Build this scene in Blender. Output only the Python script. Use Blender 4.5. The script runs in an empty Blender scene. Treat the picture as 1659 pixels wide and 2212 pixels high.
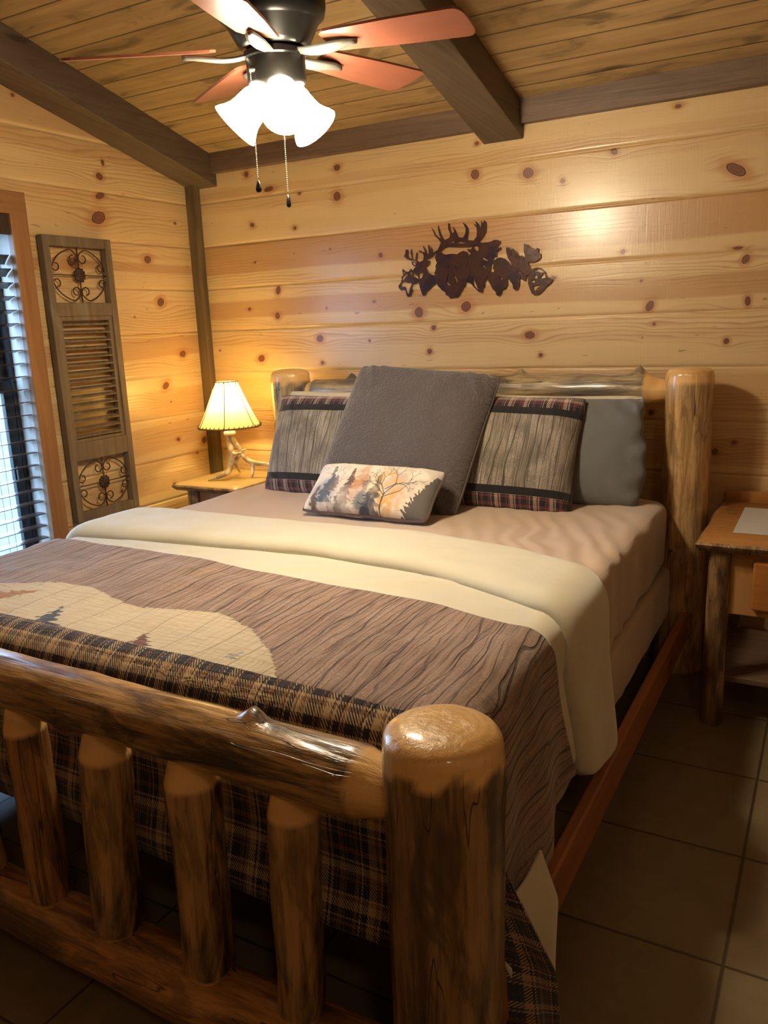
# brightness of the place's own lights, plus an added fill light
EXPO=0.52; SKY=13.0; FANEM=64.0; FANW=11.0; LAMPW=10.0; LAMPEM=12.0; FILLW=12; FILLP=(3.9,-4.3,3.15)
import bpy, math, random
import numpy as np
from mathutils import Vector, Matrix, noise as mn
from mathutils.geometry import tessellate_polygon
SC=bpy.context.scene; COL=SC.collection
PI=math.pi
# ---------------------------------------------------------------- materials
class G:
    def __init__(s,name,**kw):
        s.m=bpy.data.materials.new(name); s.m.use_nodes=True; s.t=s.m.node_tree; s.b=s.t.nodes['Principled BSDF']
        s._tc=None
        for k,v in kw.items(): s.set(k,v)
    def set(s,k,v):
        k={'rough':'Roughness','col':'Base Color','metal':'Metallic','coat':'Coat Weight','coatr':'Coat Roughness','spec':'Specular IOR Level','sheen':'Sheen Weight','em':'Emission Color','ems':'Emission Strength','trans':'Transmission Weight','normal':'Normal','alpha':'Alpha','sss':'Subsurface Weight'}.get(k,k)
        s.link(v,s.b.inputs[k])
    def link(s,v,inp):
        if isinstance(v,bpy.types.NodeSocket): s.t.links.new(v,inp)
        else:
            if isinstance(v,(tuple,list)) and len(v)==3 and inp.type=='RGBA': v=(*v,1)
            inp.default_value=v
    def n(s,typ,out=0,props=None,**ins):
        nd=s.t.nodes.new(typ)
        for k,v in (props or {}).items(): setattr(nd,k,v)
        for k,v in ins.items():
            kk=int(k[1:]) if k[0]=='i' and k[1:].isdigit() else k
            s.link(v,nd.inputs[kk])
        return nd.outputs[out]
    def M(s,op,a,b=0.0,c=0.0,clamp=False):
        return s.n('ShaderNodeMath',0,{'operation':op,'use_clamp':clamp},i0=a,i1=b,i2=c)
    def mix(s,f,a,b,mode='MIX'):
        nd=s.t.nodes.new('ShaderNodeMix'); nd.data_type='RGBA'; nd.blend_type=mode
        s.link(f,nd.inputs[0]); s.link(a,nd.inputs[6]); s.link(b,nd.inputs[7]); return nd.outputs[2]
    def at(s,name,out=2):
        nd=s.t.nodes.new('ShaderNodeAttribute'); nd.attribute_name=name; return nd.outputs[out]
    def oc(s): return s.n('ShaderNodeTexCoord',3)
    def sep(s,v):
        nd=s.t.nodes.new('ShaderNodeSeparateXYZ'); s.link(v,nd.inputs[0]); return nd.outputs
    def xyz(s,x,y,z): return s.n('ShaderNodeCombineXYZ',0,None,X=x,Y=y,Z=z)
    def sc(s,v,k): return s.n('ShaderNodeVectorMath',0,{'operation':'MULTIPLY'},i0=v,i1=k)
    def noise(s,v,scale=1.0,detail=3.0,rough=.5,dist=0.0,out=0):
        return s.n('ShaderNodeTexNoise',out,None,Vector=v,Scale=scale,Detail=detail,Roughness=rough,Distortion=dist)
    def ramp(s,f,stops,interp='LINEAR'):
        nd=s.t.nodes.new('ShaderNodeValToRGB'); cr=nd.color_ramp; cr.interpolation=interp
        while len(cr.elements)<len(stops): cr.elements.new(.5)
        for e,(p,c) in zip(cr.elements,stops):
            e.position=p; e.color=(c,c,c,1) if not isinstance(c,(tuple,list)) else (*c,1)
        s.link(f,nd.inputs[0]); return nd.outputs[0]
    def sm(s,x,a,b): # smoothstep map
        return s.n('ShaderNodeMapRange',0,{'interpolation_type':'SMOOTHSTEP'},i0=x,i1=a,i2=b,i3=0.0,i4=1.0)
    def bump(s,h,strength=.3,dist=.01):
        s.set('normal',s.n('ShaderNodeBump',0,None,Strength=strength,Distance=dist,Height=h))

def m_flat(name,col,rough=.5,**kw):
    g=G(name,col=col,rough=rough,**kw); return g.m

def m_pine():
    g=G('knotty_pine')
    al=g.at('al'); gr=g.at('gr'); kn=g.at('kn'); hb=g.at('hb'); bt=g.at('bt')
    v=g.xyz(al,g.M('MULTIPLY',gr,1.0),g.M('MULTIPLY',bt,7.0))
    fine=g.noise(g.sc(v,(5.,130.,1.)),1,4,.6)
    wob=g.noise(g.sc(v,(1.1,7.,1.)),1,3,.55)
    w=g.M('ADD',g.M('MULTIPLY',gr,62.),g.M('MULTIPLY',wob,6.5))
    fr=g.M('FRACT',w)
    line=g.ramp(fr,[(0,0),(.45,.12),(.78,.9),(.86,1),(.93,.15),(1,0)])
    msk=g.sm(g.noise(g.sc(v,(.9,9.,1.3)),1,2,.5),.42,.62)
    near=g.M('SUBTRACT',1.0,g.sm(kn,1.4,4.2))
    amp=g.M('MAXIMUM',g.M('MULTIPLY',msk,.75),g.M('MULTIPLY',near,.6))
    pale=g.mix(g.noise(g.sc(v,(1.5,14.,1.)),1,3,.5),(.60,.405,.180),(.74,.53,.285))
    tone=g.mix(g.M('MULTIPLY',bt,.55),pale,(.55,.335,.135))
    heart=g.mix(g.M('MULTIPLY',hb,.85),tone,(.44,.225,.085))
    c=g.mix(g.M('MULTIPLY',g.M('MULTIPLY',line,amp),.78),heart,(.33,.145,.045))
    c=g.mix(g.M('MULTIPLY',g.sm(fine,.52,.75),.22),c,(.40,.18,.06))
    halo=g.M('MULTIPLY',g.M('SUBTRACT',1.0,g.sm(kn,1.0,2.6)),.62)
    c=g.mix(halo,c,(.42,.17,.055))
    kv=g.M('ADD',kn,g.M('MULTIPLY',g.M('SUBTRACT',g.noise(g.sc(v,(60.,60.,1.)),1,2,.5),.5),.35))
    kcol=g.ramp(kv,[(0,(.07,.024,.014)),(.18,(.20,.068,.036)),(.5,(.15,.050,.026)),(.78,(.23,.080,.038)),(.9,(.05,.017,.010)),(1,(.03,.012,.008))])
    inside=g.M('SUBTRACT',1.0,g.sm(kv,.93,1.06))
    c=g.mix(inside,c,kcol)
    # small dark flecks in the grain
    fl=g.noise(g.sc(v,(14.,70.,2.)),1,2,.4)
    c=g.mix(g.M('MULTIPLY',g.sm(fl,.735,.76),.55),c,(.16,.06,.025))
    g.set('col',c); g.set('rough',.34); g.set('coat',.35); g.set('coatr',.22)
    chat=g.noise(g.sc(g.xyz(al,gr,0.),(150.,7.,1.)),1,2,.5)
    h=g.M('ADD',g.M('MULTIPLY',line,g.M('MULTIPLY',amp,-.5)),g.M('MULTIPLY',chat,.5))
    g.bump(h,.42,.0025)
    return g.m

def m_plank(name,ca,cb,axis='X',width=.117,off=0.,rough=.5,seam=True,blot=(.10,.05,.02),amt=.6,coord='object',across='Y'):
    """stained boards: runs along `axis`; board index along `across` with pitch width"""
    g=G(name)
    s=g.sep(g.oc()); d={'X':s[0],'Y':s[1],'Z':s[2]}
    a=d[axis]; c=d[across]; o=d[[k for k in 'XYZ' if k not in (axis,across)][0]]
    q=g.M('DIVIDE',g.M('ADD',c,off),width); idx=g.M('FLOOR',q); fr=g.M('FRACT',q)
    wn=g.n('ShaderNodeTexWhiteNoise',0,{'noise_dimensions':'1D'},W=idx)
    v=g.xyz(g.M('ADD',a,g.M('MULTIPLY',wn,9.)),g.M('ADD',c,o),g.M('MULTIPLY',idx,3.7))
    st=g.noise(g.sc(v,(1.8,38.,1.)),1,5,.6,.6)
    bl=g.noise(g.sc(v,(3.2,11.,1.)),1,4,.6,.8)
    col=g.mix(g.sm(st,.3,.7),ca,cb)
    col=g.mix(g.M('MULTIPLY',wn,.35),col,tuple(x*.65 for x in ca))
    col=g.mix(g.M('MULTIPLY',g.sm(bl,.52,.72),amt),col,blot)
    kv=g.n('ShaderNodeTexVoronoi',0,{'feature':'F1'},Vector=g.sc(v,(2.1,9.,1.)),Scale=1.0)
    col=g.mix(g.M('MULTIPLY',g.M('SUBTRACT',1.0,g.sm(kv,.06,.16)),.8),col,tuple(x*.5 for x in blot))
    h=st
    if seam:
        e=g.M('MINIMUM',fr,g.M('SUBTRACT',1.0,fr)); sm=g.sm(e,.0,.045)
        col=g.mix(g.M('SUBTRACT',1.0,sm),col,tuple(x*.25 for x in cb))
        h=g.M('ADD',g.M('MULTIPLY',st,.15),sm)
    g.set('col',col); g.set('rough',rough); g.bump(h,.5,.004)
    return g.m

def m_log(name,base=(.40,.19,.06),light=(.62,.36,.14),dark=(.055,.022,.010),grey=0.0,seed=0.,darkness=.5,cutc=(.82,.50,.19)):
    g=G(name)
    o=g.oc(); v=g.n('ShaderNodeVectorMath',0,{'operation':'ADD'},i0=o,i1=(seed*3.1,seed*1.7,seed*.9))
    fib=g.noise(g.sc(v,(60.,60.,4.)),1,4,.65)
    blot=g.noise(g.sc(v,(9.,9.,2.6)),1,5,.62,1.2)
    bl2=g.noise(g.sc(v,(22.,22.,5.)),1,4,.6,.8)
    stk=g.noise(g.sc(v,(24.,24.,2.0)),1,6,.72,.5)
    c=g.mix(g.sm(fib,.36,.64),base,light)
    c=g.mix(g.M('MULTIPLY',g.sm(stk,.50,.62),.6),c,tuple(min(1,x*1.25) for x in light))
    c=g.mix(g.M('MULTIPLY',g.M('SUBTRACT',1.0,g.sm(stk,.36,.47)),.85*min(1,darkness+.25)),c,tuple(x*1.3 for x in dark))
    c=g.mix(g.M('MULTIPLY',g.sm(bl2,.5,.62),.55),c,tuple(x*.38 for x in base))
    c=g.mix(g.M('MULTIPLY',g.sm(blot,.56-.1*darkness,.66),.92*darkness+.3),c,dark)
    if grey: c=g.mix(g.M('MULTIPLY',g.sm(g.noise(g.sc(v,(5.,5.,2.)),1,3,.5),.42,.6),grey),c,(.075,.08,.095))
    # drying cracks
    cr=g.noise(g.sc(v,(26.,26.,1.3)),1,2,.4,.25)
    crk=g.M('MULTIPLY',g.M('SUBTRACT',1.0,g.sm(g.M('ABSOLUTE',g.M('SUBTRACT',cr,.53)),.0,.0055)),g.M('SUBTRACT',1.0,g.at('cut')))
    c=g.mix(g.M('MULTIPLY',crk,.85),c,(.02,.009,.005))
    cut=g.at('cut'); ring=g.at('ring')
    rg=g.M('SINE',g.M('ADD',g.M('MULTIPLY',ring,420.),g.M('MULTIPLY',g.noise(g.sc(v,(14.,14.,14.)),1,2,.5),9.)))
    cc=g.mix(g.M('MULTIPLY',g.M('ADD',rg,1.0),.13),cutc,(.36,.15,.045))
    c=g.mix(cut,c,cc)
    g.set('col',c); g.set('rough',g.M('ADD',.2,g.M('MULTIPLY',bl2,.22))); g.set('coat',.6); g.set('coatr',.12)
    g.bump(g.M('ADD',g.M('ADD',g.M('MULTIPLY',fib,.3),g.M('MULTIPLY',stk,.6)),g.M('SUBTRACT',g.M('MULTIPLY',bl2,.7),g.M('MULTIPLY',crk,.8))),.85,.006)
    return g.m

def plaid_col(g,U,V,pitch=.17,light=(.50,.37,.22),mid=(.22,.12,.055),dark=(.022,.018,.020),accent=None):
    D,Mi,L=dark,mid,light; A=accent or mid
    stops=[(0,D),(.13,Mi),(.17,D),(.20,L),(.22,D),(.30,L),(.39,Mi),(.43,L),(.46,D),(.60,A),(.63,D),(.66,A),(.70,L),(.79,D),(.82,L),(.85,D),(.93,Mi)]
    a=g.ramp(g.M('FRACT',g.M('DIVIDE',U,pitch)),stops,'CONSTANT')
    b=g.ramp(g.M('FRACT',g.M('ADD',g.M('DIVIDE',V,pitch),.35)),stops,'CONSTANT')
    tw=g.sm(g.M('PINGPONG',g.M('MULTIPLY',g.M('ADD',U,V),300.),1.0),.42,.58)
    return g.mix(tw,a,b)

def woodprint(g,U,V,base,light,dark,lines=38.,warp=.05):
    v=g.xyz(U,V,0.)
    wb=g.noise(g.sc(v,(1.6,1.0,1.)),1,2,.5)
    u2=g.M('ADD',U,g.M('MULTIPLY',g.M('SUBTRACT',wb,.5),warp*4))
    v2=g.xyz(u2,V,0.)
    st=g.noise(g.sc(v2,(150.,5.,1.)),1,5,.7)
    bl=g.noise(g.sc(v2,(16.,3.5,1.)),1,4,.6)
    c=g.mix(g.sm(st,.35,.66),base,light)
    c=g.mix(g.M('MULTIPLY',g.sm(bl,.45,.75),.5),c,light)
    c=g.mix(g.M('MULTIPLY',g.sm(bl,.55,.30),.0),c,dark)
    sp=g.noise(g.sc(v,(170.,230.,1.)),1,2,.6)
    c=g.mix(g.M('MULTIPLY',g.M('MULTIPLY',g.sm(sp,.54,.64),g.sm(bl,.42,.62)),.6),c,tuple(min(1,x*1.8) for x in light))
    ln=None
    for k,(f,wd,am) in enumerate(((lines*.42,.055,.92),(lines*1.0,.09,.6))):
        w=g.M('FRACT',g.M('ADD',g.M('MULTIPLY',u2,f),g.M('MULTIPLY',g.noise(g.sc(v2,(f*.22,1.1+k,1.)),1,3,.6),3.4)))
        l=g.M('SUBTRACT',1.0,g.sm(g.M('ABSOLUTE',g.M('SUBTRACT',w,.5)),wd*.3,wd))
        msk=g.sm(g.noise(g.sc(v2,(f*.5,3.+k*2,1.)),1,2,.5),.28,.46)
        l=g.M('MULTIPLY',g.M('MULTIPLY',l,msk),am); ln=l if ln is None else g.M('MAXIMUM',ln,l)
    c=g.mix(ln,c,dark)
    return c,st,ln

def m_fabric(name,col,rough=.9,weave=900.,bump=.15,sheen=.3,mott=.12):
    g=G(name); U=g.at('U'); V=g.at('V'); v=g.xyz(U,V,0.)
    n=g.noise(v,weave,1,.5); m=g.noise(v,6.,3,.5)
    c=g.mix(g.M('MULTIPLY',m,mott*2),col,tuple(x*.72 for x in col))
    g.set('col',c); g.set('rough',rough); g.set('sheen',sheen); g.set('spec',.2)
    g.bump(n,bump,.002); return g.m

# ---------------------------------------------------------------- mesh helpers
def tag(o,label=None,cat=None,group=None,kind=None):
    for k,v in (('label',label),('category',cat),('group',group),('kind',kind)):
        if v: o[k]=v
    return o
def thing(name,loc,label,cat,group=None):
    o=bpy.data.objects.new(name,None); COL.objects.link(o); o.location=loc; o.empty_display_size=.05
    bpy.context.view_layer.update()
    return tag(o,label,cat,group)
def wloc(o):
    v=Vector((0,0,0))
    while o: v=v+o.location; o=o.parent
    return v
def mk(name,verts,faces,mat,parent=None,smooth=False,origin=None,attrs=None,rot=None):
    """verts are in world space (or, with rot, local to origin); object origin = origin (world)"""
    verts=np.asarray(verts,float).reshape(-1,3)
    org=Vector(origin) if origin is not None else Vector(verts.mean(0) if parent is None else wloc(parent))
    if rot is None: verts=verts-np.array(org)
    me=bpy.data.meshes.new(name)
    if isinstance(faces,np.ndarray):
        k=faces.shape[1]; me.vertices.add(len(verts)); me.vertices.foreach_set('co',verts.ravel())
        me.loops.add(faces.size); me.loops.foreach_set('vertex_index',faces.ravel().astype(np.int32))
        me.polygons.add(len(faces)); me.polygons.foreach_set('loop_start',np.arange(0,faces.size,k,dtype=np.int32))
        me.polygons.foreach_set('loop_total',np.full(len(faces),k,dtype=np.int32))
        me.update(calc_edges=True)
    else: me.from_pydata(verts.tolist(),[],faces)
    me.validate()
    if attrs:
        for k,a in attrs.items():
            a=np.asarray(a,float)
            if a.ndim==2:
                at=me.attributes.new(k,'FLOAT_COLOR','POINT'); at.data.foreach_set('color',np.c_[a,np.ones(len(a))].ravel())
            else:
                at=me.attributes.new(k,'FLOAT','POINT'); at.data.foreach_set('value',a.ravel())
    if smooth: me.polygons.foreach_set('use_smooth',[True]*len(me.polygons))
    me.materials.append(mat)
    o=bpy.data.objects.new(name,me); COL.objects.link(o)
    if rot is not None: o.rotation_euler=rot.to_euler() if isinstance(rot,(Matrix,)) else rot
    o.location=org-(wloc(parent) if parent else Vector((0,0,0)))
    if parent: o.parent=parent
    return o
class MB:
    def __init__(s): s.v=[]; s.f=[]
    def add(s,v,f):
        n=len(s.v); s.v+= [tuple(p) for p in v]; s.f+=[tuple(i+n for i in q) for q in f]; return s
    def box(s,a,b,T=None):
        x0,y0,z0=a; x1,y1,z1=b
        v=[(x0,y0,z0),(x1,y0,z0),(x1,y1,z0),(x0,y1,z0),(x0,y0,z1),(x1,y0,z1),(x1,y1,z1),(x0,y1,z1)]
        if T is not None: v=[tuple(T@Vector(p)) for p in v]
        return s.add(v,[(0,3,2,1),(4,5,6,7),(0,1,5,4),(1,2,6,5),(2,3,7,6),(3,0,4,7)])
    def tube(s,pts,r,n=8,cap=True):
        pts=[Vector(p) for p in pts]; m=len(pts)
        if not hasattr(r,'__len__'): r=[r]*m
        t0=(pts[1]-pts[0]).normalized(); up=Vector((0,0,1)) if abs(t0.z)<.9 else Vector((1,0,0))
        nr=t0.cross(up).normalized(); V=[]
        for i in range(m):
            t=(pts[min(i+1,m-1)]-pts[max(i-1,0)]).normalized()
            nr=(nr-t*nr.dot(t)).normalized(); bi=t.cross(nr)
            for k in range(n):
                a=2*PI*k/n; V.append(pts[i]+(nr*math.cos(a)+bi*math.sin(a))*r[i])
        F=[(i*n+k,i*n+(k+1)%n,(i+1)*n+(k+1)%n,(i+1)*n+k) for i in range(m-1) for k in range(n)]
        if cap: F+= [tuple(range(n-1,-1,-1)),tuple(range((m-1)*n,m*n))]
        return s.add(V,F)
    def lathe(s,prof,n=32,T=None,close=False):
        V=[];m=len(prof)
        for r,z in prof:
            for k in range(n):
                a=2*PI*k/n; p=Vector((r*math.cos(a),r*math.sin(a),z)); V.append(T@p if T is not None else p)
        F=[(i*n+k,i*n+(k+1)%n,(i+1)*n+(k+1)%n,(i+1)*n+k) for i in range(m-1) for k in range(n)]
        if close: F+=[tuple(range(n-1,-1,-1)),tuple(range((m-1)*n,m*n))]
        return s.add(V,F)
    def ball(s,c,r,n=8,sq=(1,1,1)):
        V=[];F=[]; m=n//2+1
        for i in range(m+1):
            th=PI*i/m
            for k in range(n):
                a=2*PI*k/n; V.append((c[0]+r*sq[0]*math.sin(th)*math.cos(a),c[1]+r*sq[1]*math.sin(th)*math.sin(a),c[2]+r*sq[2]*math.cos(th)))
        for i in range(m):
            for k in range(n): F.append((i*n+k,(i+1)*n+k,(i+1)*n+(k+1)%n,i*n+(k+1)%n))
        return s.add(V,F)
    def mk(s,name,mat,parent=None,smooth=False,origin=None,bevel=0,**kw):
        o=mk(name,s.v,s.f,mat,parent,smooth,origin,**kw)
        if bevel:
            b=o.modifiers.new('bevel','BEVEL'); b.width=bevel; b.segments=2; b.limit_method='ANGLE'
        return o
def autosmooth(o,ang=40):
    me=o.data; me.polygons.foreach_set('use_smooth',[True]*len(me.polygons))
    try: me.set_sharp_from_angle(angle=math.radians(ang))
    except Exception: pass
    return o

# vectorised value noise
_rng=np.random.RandomState(7); _T=_rng.rand(256,256)
def vn(x,y):
    xi=np.floor(x).astype(int); yi=np.floor(y).astype(int); fx=x-xi; fy=y-yi
    fx=fx*fx*(3-2*fx); fy=fy*fy*(3-2*fy)
    g=lambda a,b:_T[a&255,b&255]
    return (g(xi,yi)*(1-fx)+g(xi+1,yi)*fx)*(1-fy)+(g(xi,yi+1)*(1-fx)+g(xi+1,yi+1)*fx)*fy-.5
def fbm(x,y,o=3):
    r=0;a=1
    for i in range(o): r=r+a*vn(x*2**i+17*i,y*2**i+31*i); a*=.5
    return r
def gridfaces(nu,nv):
    i=np.arange(nu-1)[:,None]*nv+np.arange(nv-1)[None,:]
    return np.stack([i,i+nv,i+nv+1,i+1],-1).reshape(-1,4)
def interp(x,xs,ys): return np.interp(x,xs,ys)

def zceil(y): return 2.255-.26*y

# ---------------------------------------------------------------- camera & render settings
cam=bpy.data.cameras.new('camera'); co=bpy.data.objects.new('camera',cam); COL.objects.link(co); SC.camera=co
Rm=Matrix(((.87418,-.07668,.4795),(.48397,.21827,-.84743),(-.03968,.97287,.22792)))
co.matrix_world=Matrix.Translation((3.01798,-3.43158,1.4044))@Rm.to_4x4()
cam.sensor_fit='VERTICAL'; cam.sensor_height=36; cam.sensor_width=27; cam.lens=28.381; cam.clip_start=.05
SC.view_settings.view_transform='Standard'; SC.view_settings.look='None'; SC.view_settings.exposure=EXPO; SC.view_settings.gamma=1
SC.view_settings.use_curve_mapping=False
w=bpy.data.worlds.new('overcast_sky'); SC.world=w; w.use_nodes=True
bg=w.node_tree.nodes['Background']; bg.inputs[0].default_value=(.36,.62,1,1); bg.inputs[1].default_value=SKY

PINE=m_pine()
CEILM=m_plank('stained_ceiling_boards',(.50,.33,.15),(.36,.22,.095),'X',.117,.003,.42,blot=(.13,.085,.04),amt=.9)
BEAM=m_plank('dark_stained_beam',(.135,.092,.058),(.080,.053,.035),'Y',9.,4.5,.55,seam=False,blot=(.06,.035,.02),amt=.5,across='X')
BEAMX=m_plank('dark_stained_trim',(.19,.115,.07),(.115,.066,.04),'X',9.,4.5,.5,seam=False,blot=(.07,.04,.022),amt=.45,across='Y')
BEAMZ=m_plank('dark_corner_post',(.17,.11,.05),(.10,.06,.025),'Z',9.,4.5,.5,seam=False,blot=(.06,.035,.015),amt=.5,across='X')

# ---------------------------------------------------------------- walls
SEAM0=2.0373; PITCH=.213
seams=[SEAM0-PITCH*i for i in range(-8,10)]
def wall(name,al,zlo,zhi,pos,knots,hearts,seed,clipf=None,hole=None,step=.0055):
    zs=[]
    ss=sorted(seams)
    for a,b in zip(ss[:-1],ss[1:]):
        if b<zlo or a>zhi: continue
        zs+=[a,a+.003,a+.0065]+list(np.linspace(a+.016,b-.009,int((b-a)/step)))+[b-.0065,b-.003]
    zs=np.array(sorted(set([round(z,5) for z in zs if zlo<z<zhi]+[zlo,zhi])))
    A,Z=np.meshgrid(al,zs,indexing='ij')
    near=np.min(np.abs(Z[...,None]-np.array(ss)[None,None,:]),-1)
    idx=np.floor((SEAM0-Z)/PITCH+1e-6).astype(int)   # 0 = board just below SEAM0
    dip=.007*np.clip(1-near/.0065,0,1)
    fr=(SEAM0-Z)/PITCH-idx
    rs=np.random.RandomState(seed); boff=rs.rand(64)
    bt=boff[(idx+20)%64]
    # centre line meander: cathedral figure per board
    g=Z+.020*fbm(A*.9+idx*5.3,Z*3+seed,2)+.35*bt
    kn=np.full(A.shape,9.)
    for ka,kz,ra,rz in knots:
        da0=A-ka; dz0=Z-kz; th_=rs.uniform(-.6,.6) if min(ra,rz)>.009 else 0; da=da0*math.cos(th_)+dz0*math.sin(th_); dz=-da0*math.sin(th_)+dz0*math.cos(th_); same=(np.floor((SEAM0-kz)/PITCH)==idx)
        R=max(ra,rz)*1.7+.004
        q=(da/(R*2.0))**2+(dz/R)**2
        infl=np.where(same,1,0)
        q=(da0/(R*2.0))**2+(dz0/R)**2; g=g-infl*dz0*np.exp(-q*.8)*.95
        # swirl lobes to one side of the knot
        g=g+infl*.010*np.exp(-((da+ra*2.2)/(R*2.2))**2-(dz/(R*1.5))**2)*min(1,ra/.02)
        d=np.sqrt((da/max(ra*.88,.003))**2+(dz/max(rz*.88,.003))**2)
        kn=np.minimum(kn,np.where(same|(d<1.2),d,9.))
    hb=np.zeros(A.shape)
    wob=.10*fbm(A*1.3+3,idx*7.7,3)
    for b,c,hw,st in hearts:
        hb=np.maximum(hb,np.where(idx==b,st*np.clip((hw-np.abs(fr+wob-c))/.035+.5,0,1),0))
    Zc=Z
    if clipf is not None: Zc=np.minimum(Z,clipf(A))
    P=pos(A,Zc,dip)
    F=gridfaces(*A.shape)
    Af=A.ravel();Zf=Z.ravel();ca=Af[F].mean(1);cz=Zf[F].mean(1)
    keep=np.ones(len(F),bool)
    if clipf is not None: keep&=Zf[F].min(1)<clipf(ca)
    if hole: keep&=~((ca>hole[0])&(ca<hole[1])&(cz>hole[2])&(cz<hole[3]))
    F=F[keep]
    o=mk(name,P.reshape(-1,3),F,PINE,None,False,(0,0,0),dict(al=A.ravel(),gr=g.ravel(),kn=kn.ravel(),hb=hb.ravel(),bt=bt.ravel()))
    tag(o,kind='structure'); return o
KB= [(0.37,2.149,0.015,0.015),(0.9,2.117,0.019,0.015),(0.892,1.992,0.022,0.022),(0.383,1.909,0.016,0.012),(0.642,1.872,0.011,0.009),(0.384,1.729,0.009,0.007),(0.628,1.753,0.005,0.004),(0.838,1.759,0.007,0.005),(1.114,1.711,0.012,0.013),(0.517,1.585,0.015,0.023),(0.327,1.501,0.011,0.009),(0.502,1.461,0.016,0.017),(0.8,1.487,0.007,0.006),(1.07,1.504,0.008,0.007),(0.752,1.341,0.022,0.018),(1.036,1.324,0.008,0.007),(0.108,1.295,0.007,0.005),(0.381,1.249,0.023,0.018),(0.758,1.223,0.012,0.01),(0.68,2.027,0.01,0.008),(0.501,2.066,0.031,0.013),(2.18,2.023,0.017,0.013),(2.629,1.903,0.045,0.021),(1.975,1.938,0.012,0.011),(2.224,1.644,0.01,0.012),(1.949,1.708,0.004,0.004),(2.299,1.527,0.007,0.007),(2.336,1.428,0.016,0.024),(2.68,1.583,0.015,0.02),(2.695,1.43,0.011,0.02),(2.414,2.151,0.014,0.008),(2.649,1.625,0.023,0.007),(1.939,1.56,0.016,0.009),(2.311,1.305,0.004,0.004),(2.628,1.283,0.012,0.013),(2.356,1.003,0.013,0.013),(2.677,0.89,0.013,0.01),(2.608,0.85,0.014,0.015),(1.591,2.007,0.021,0.022),(1.828,1.985,0.026,0.023),(1.601,2.129,0.011,0.009),(1.304,1.445,0.024,0.025),(1.54,1.461,0.027,0.024),(1.378,1.374,0.014,0.012),(1.837,1.328,0.025,0.018),(1.353,1.268,0.014,0.013),(1.885,1.242,0.01,0.01),(2.355,1.357,0.007,0.007)]
KL= [(-0.614,2.022,0.031,0.015),(-0.637,1.925,0.047,0.029),(-0.138,1.941,0.011,0.008),(-0.356,1.754,0.026,0.02),(-0.295,1.551,0.027,0.022),(-0.172,1.288,0.026,0.018),(-0.317,1.135,0.027,0.019),(-0.265,0.85,0.014,0.01),(-0.067,0.819,0.022,0.019),(-0.128,0.758,0.009,0.006),(-0.327,0.619,0.013,0.011),(-0.688,0.653,0.009,0.007),(-0.811,1.717,0.034,0.026),(-0.292,1.05,0.007,0.005),(-0.481,1.481,0.007,0.005),(-0.577,2.169,0.01,0.016),(-0.605,2.106,0.022,0.017),(-1.016,2.364,0.01,0.008)]
rk=random.Random(4)
XR=4.7; YF=-5.3
alx=np.r_[np.arange(-.06,3.0,.006),np.linspace(3.0,XR,60)]
HB=[(-1,.85,.10,.35),(0,.12,.10,.25),(1,.32,.36,.95),(2,.52,.20,.85),(3,.35,.08,.25),(4,.5,.35,.35),(5,.6,.25,.5),(6,.3,.3,.4)]
wall('wall_back',alx,0,2.30,lambda A,Z,d:np.stack([A,0*A+d,Z],-1),KB,HB,3)
aly=np.r_[np.linspace(YF,-1.08,150),np.arange(-1.07,.065,.006)]
HL=[(-1,.2,.16,.5),(-2,.6,.3,.6),(1,.52,.10,.85),(1,.25,.05,.3),(3,.35,.22,.7),(4,.62,.30,.55),(5,.45,.3,.45),(6,.5,.2,.5),(0,.1,.08,.2)]
WY0,WY1,WZ0,WZ1=-2.02,-1.125,.36,1.90
aly=np.array(sorted(set(list(np.round(aly,5))+[WY0,WY1])))
seams_save=list(seams)
wall('wall_left',aly,0,3.7,lambda A,Z,d:np.stack([0*A-d,A,Z],-1),KL,HL,11,clipf=lambda y:zceil(y)+.01,hole=(WY0,WY1,WZ0,WZ1))
cy=np.linspace(YF,0.06,70); cx=np.linspace(-.06,XR,60)
wall('wall_right',cy,0,3.7,lambda A,Z,d:np.stack([0*A+XR+d,A,Z],-1),[],[],5,clipf=lambda y:zceil(y)+.01,step=.05)
wall('wall_front',cx,0,3.65,lambda A,Z,d:np.stack([A,0*A+YF-d,Z],-1),[],[],6,step=.05)
# ceiling slab (sloped), object origin at the wall line so the boards can be counted from it
cm=MB(); 
v=[(-.2,.2,zceil(.2)),(XR+.1,.2,zceil(.2)),(XR+.1,YF-.1,zceil(YF-.1)),(-.2,YF-.1,zceil(YF-.1))]
v+=[(a,b,c+.12) for a,b,c in v]
cm.add(v,[(0,1,2,3),(7,6,5,4),(0,4,5,1),(1,5,6,2),(2,6,7,3),(3,7,4,0)])
tag(cm.mk('ceiling',CEILM,origin=(0,0,0)),kind='structure')
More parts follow.
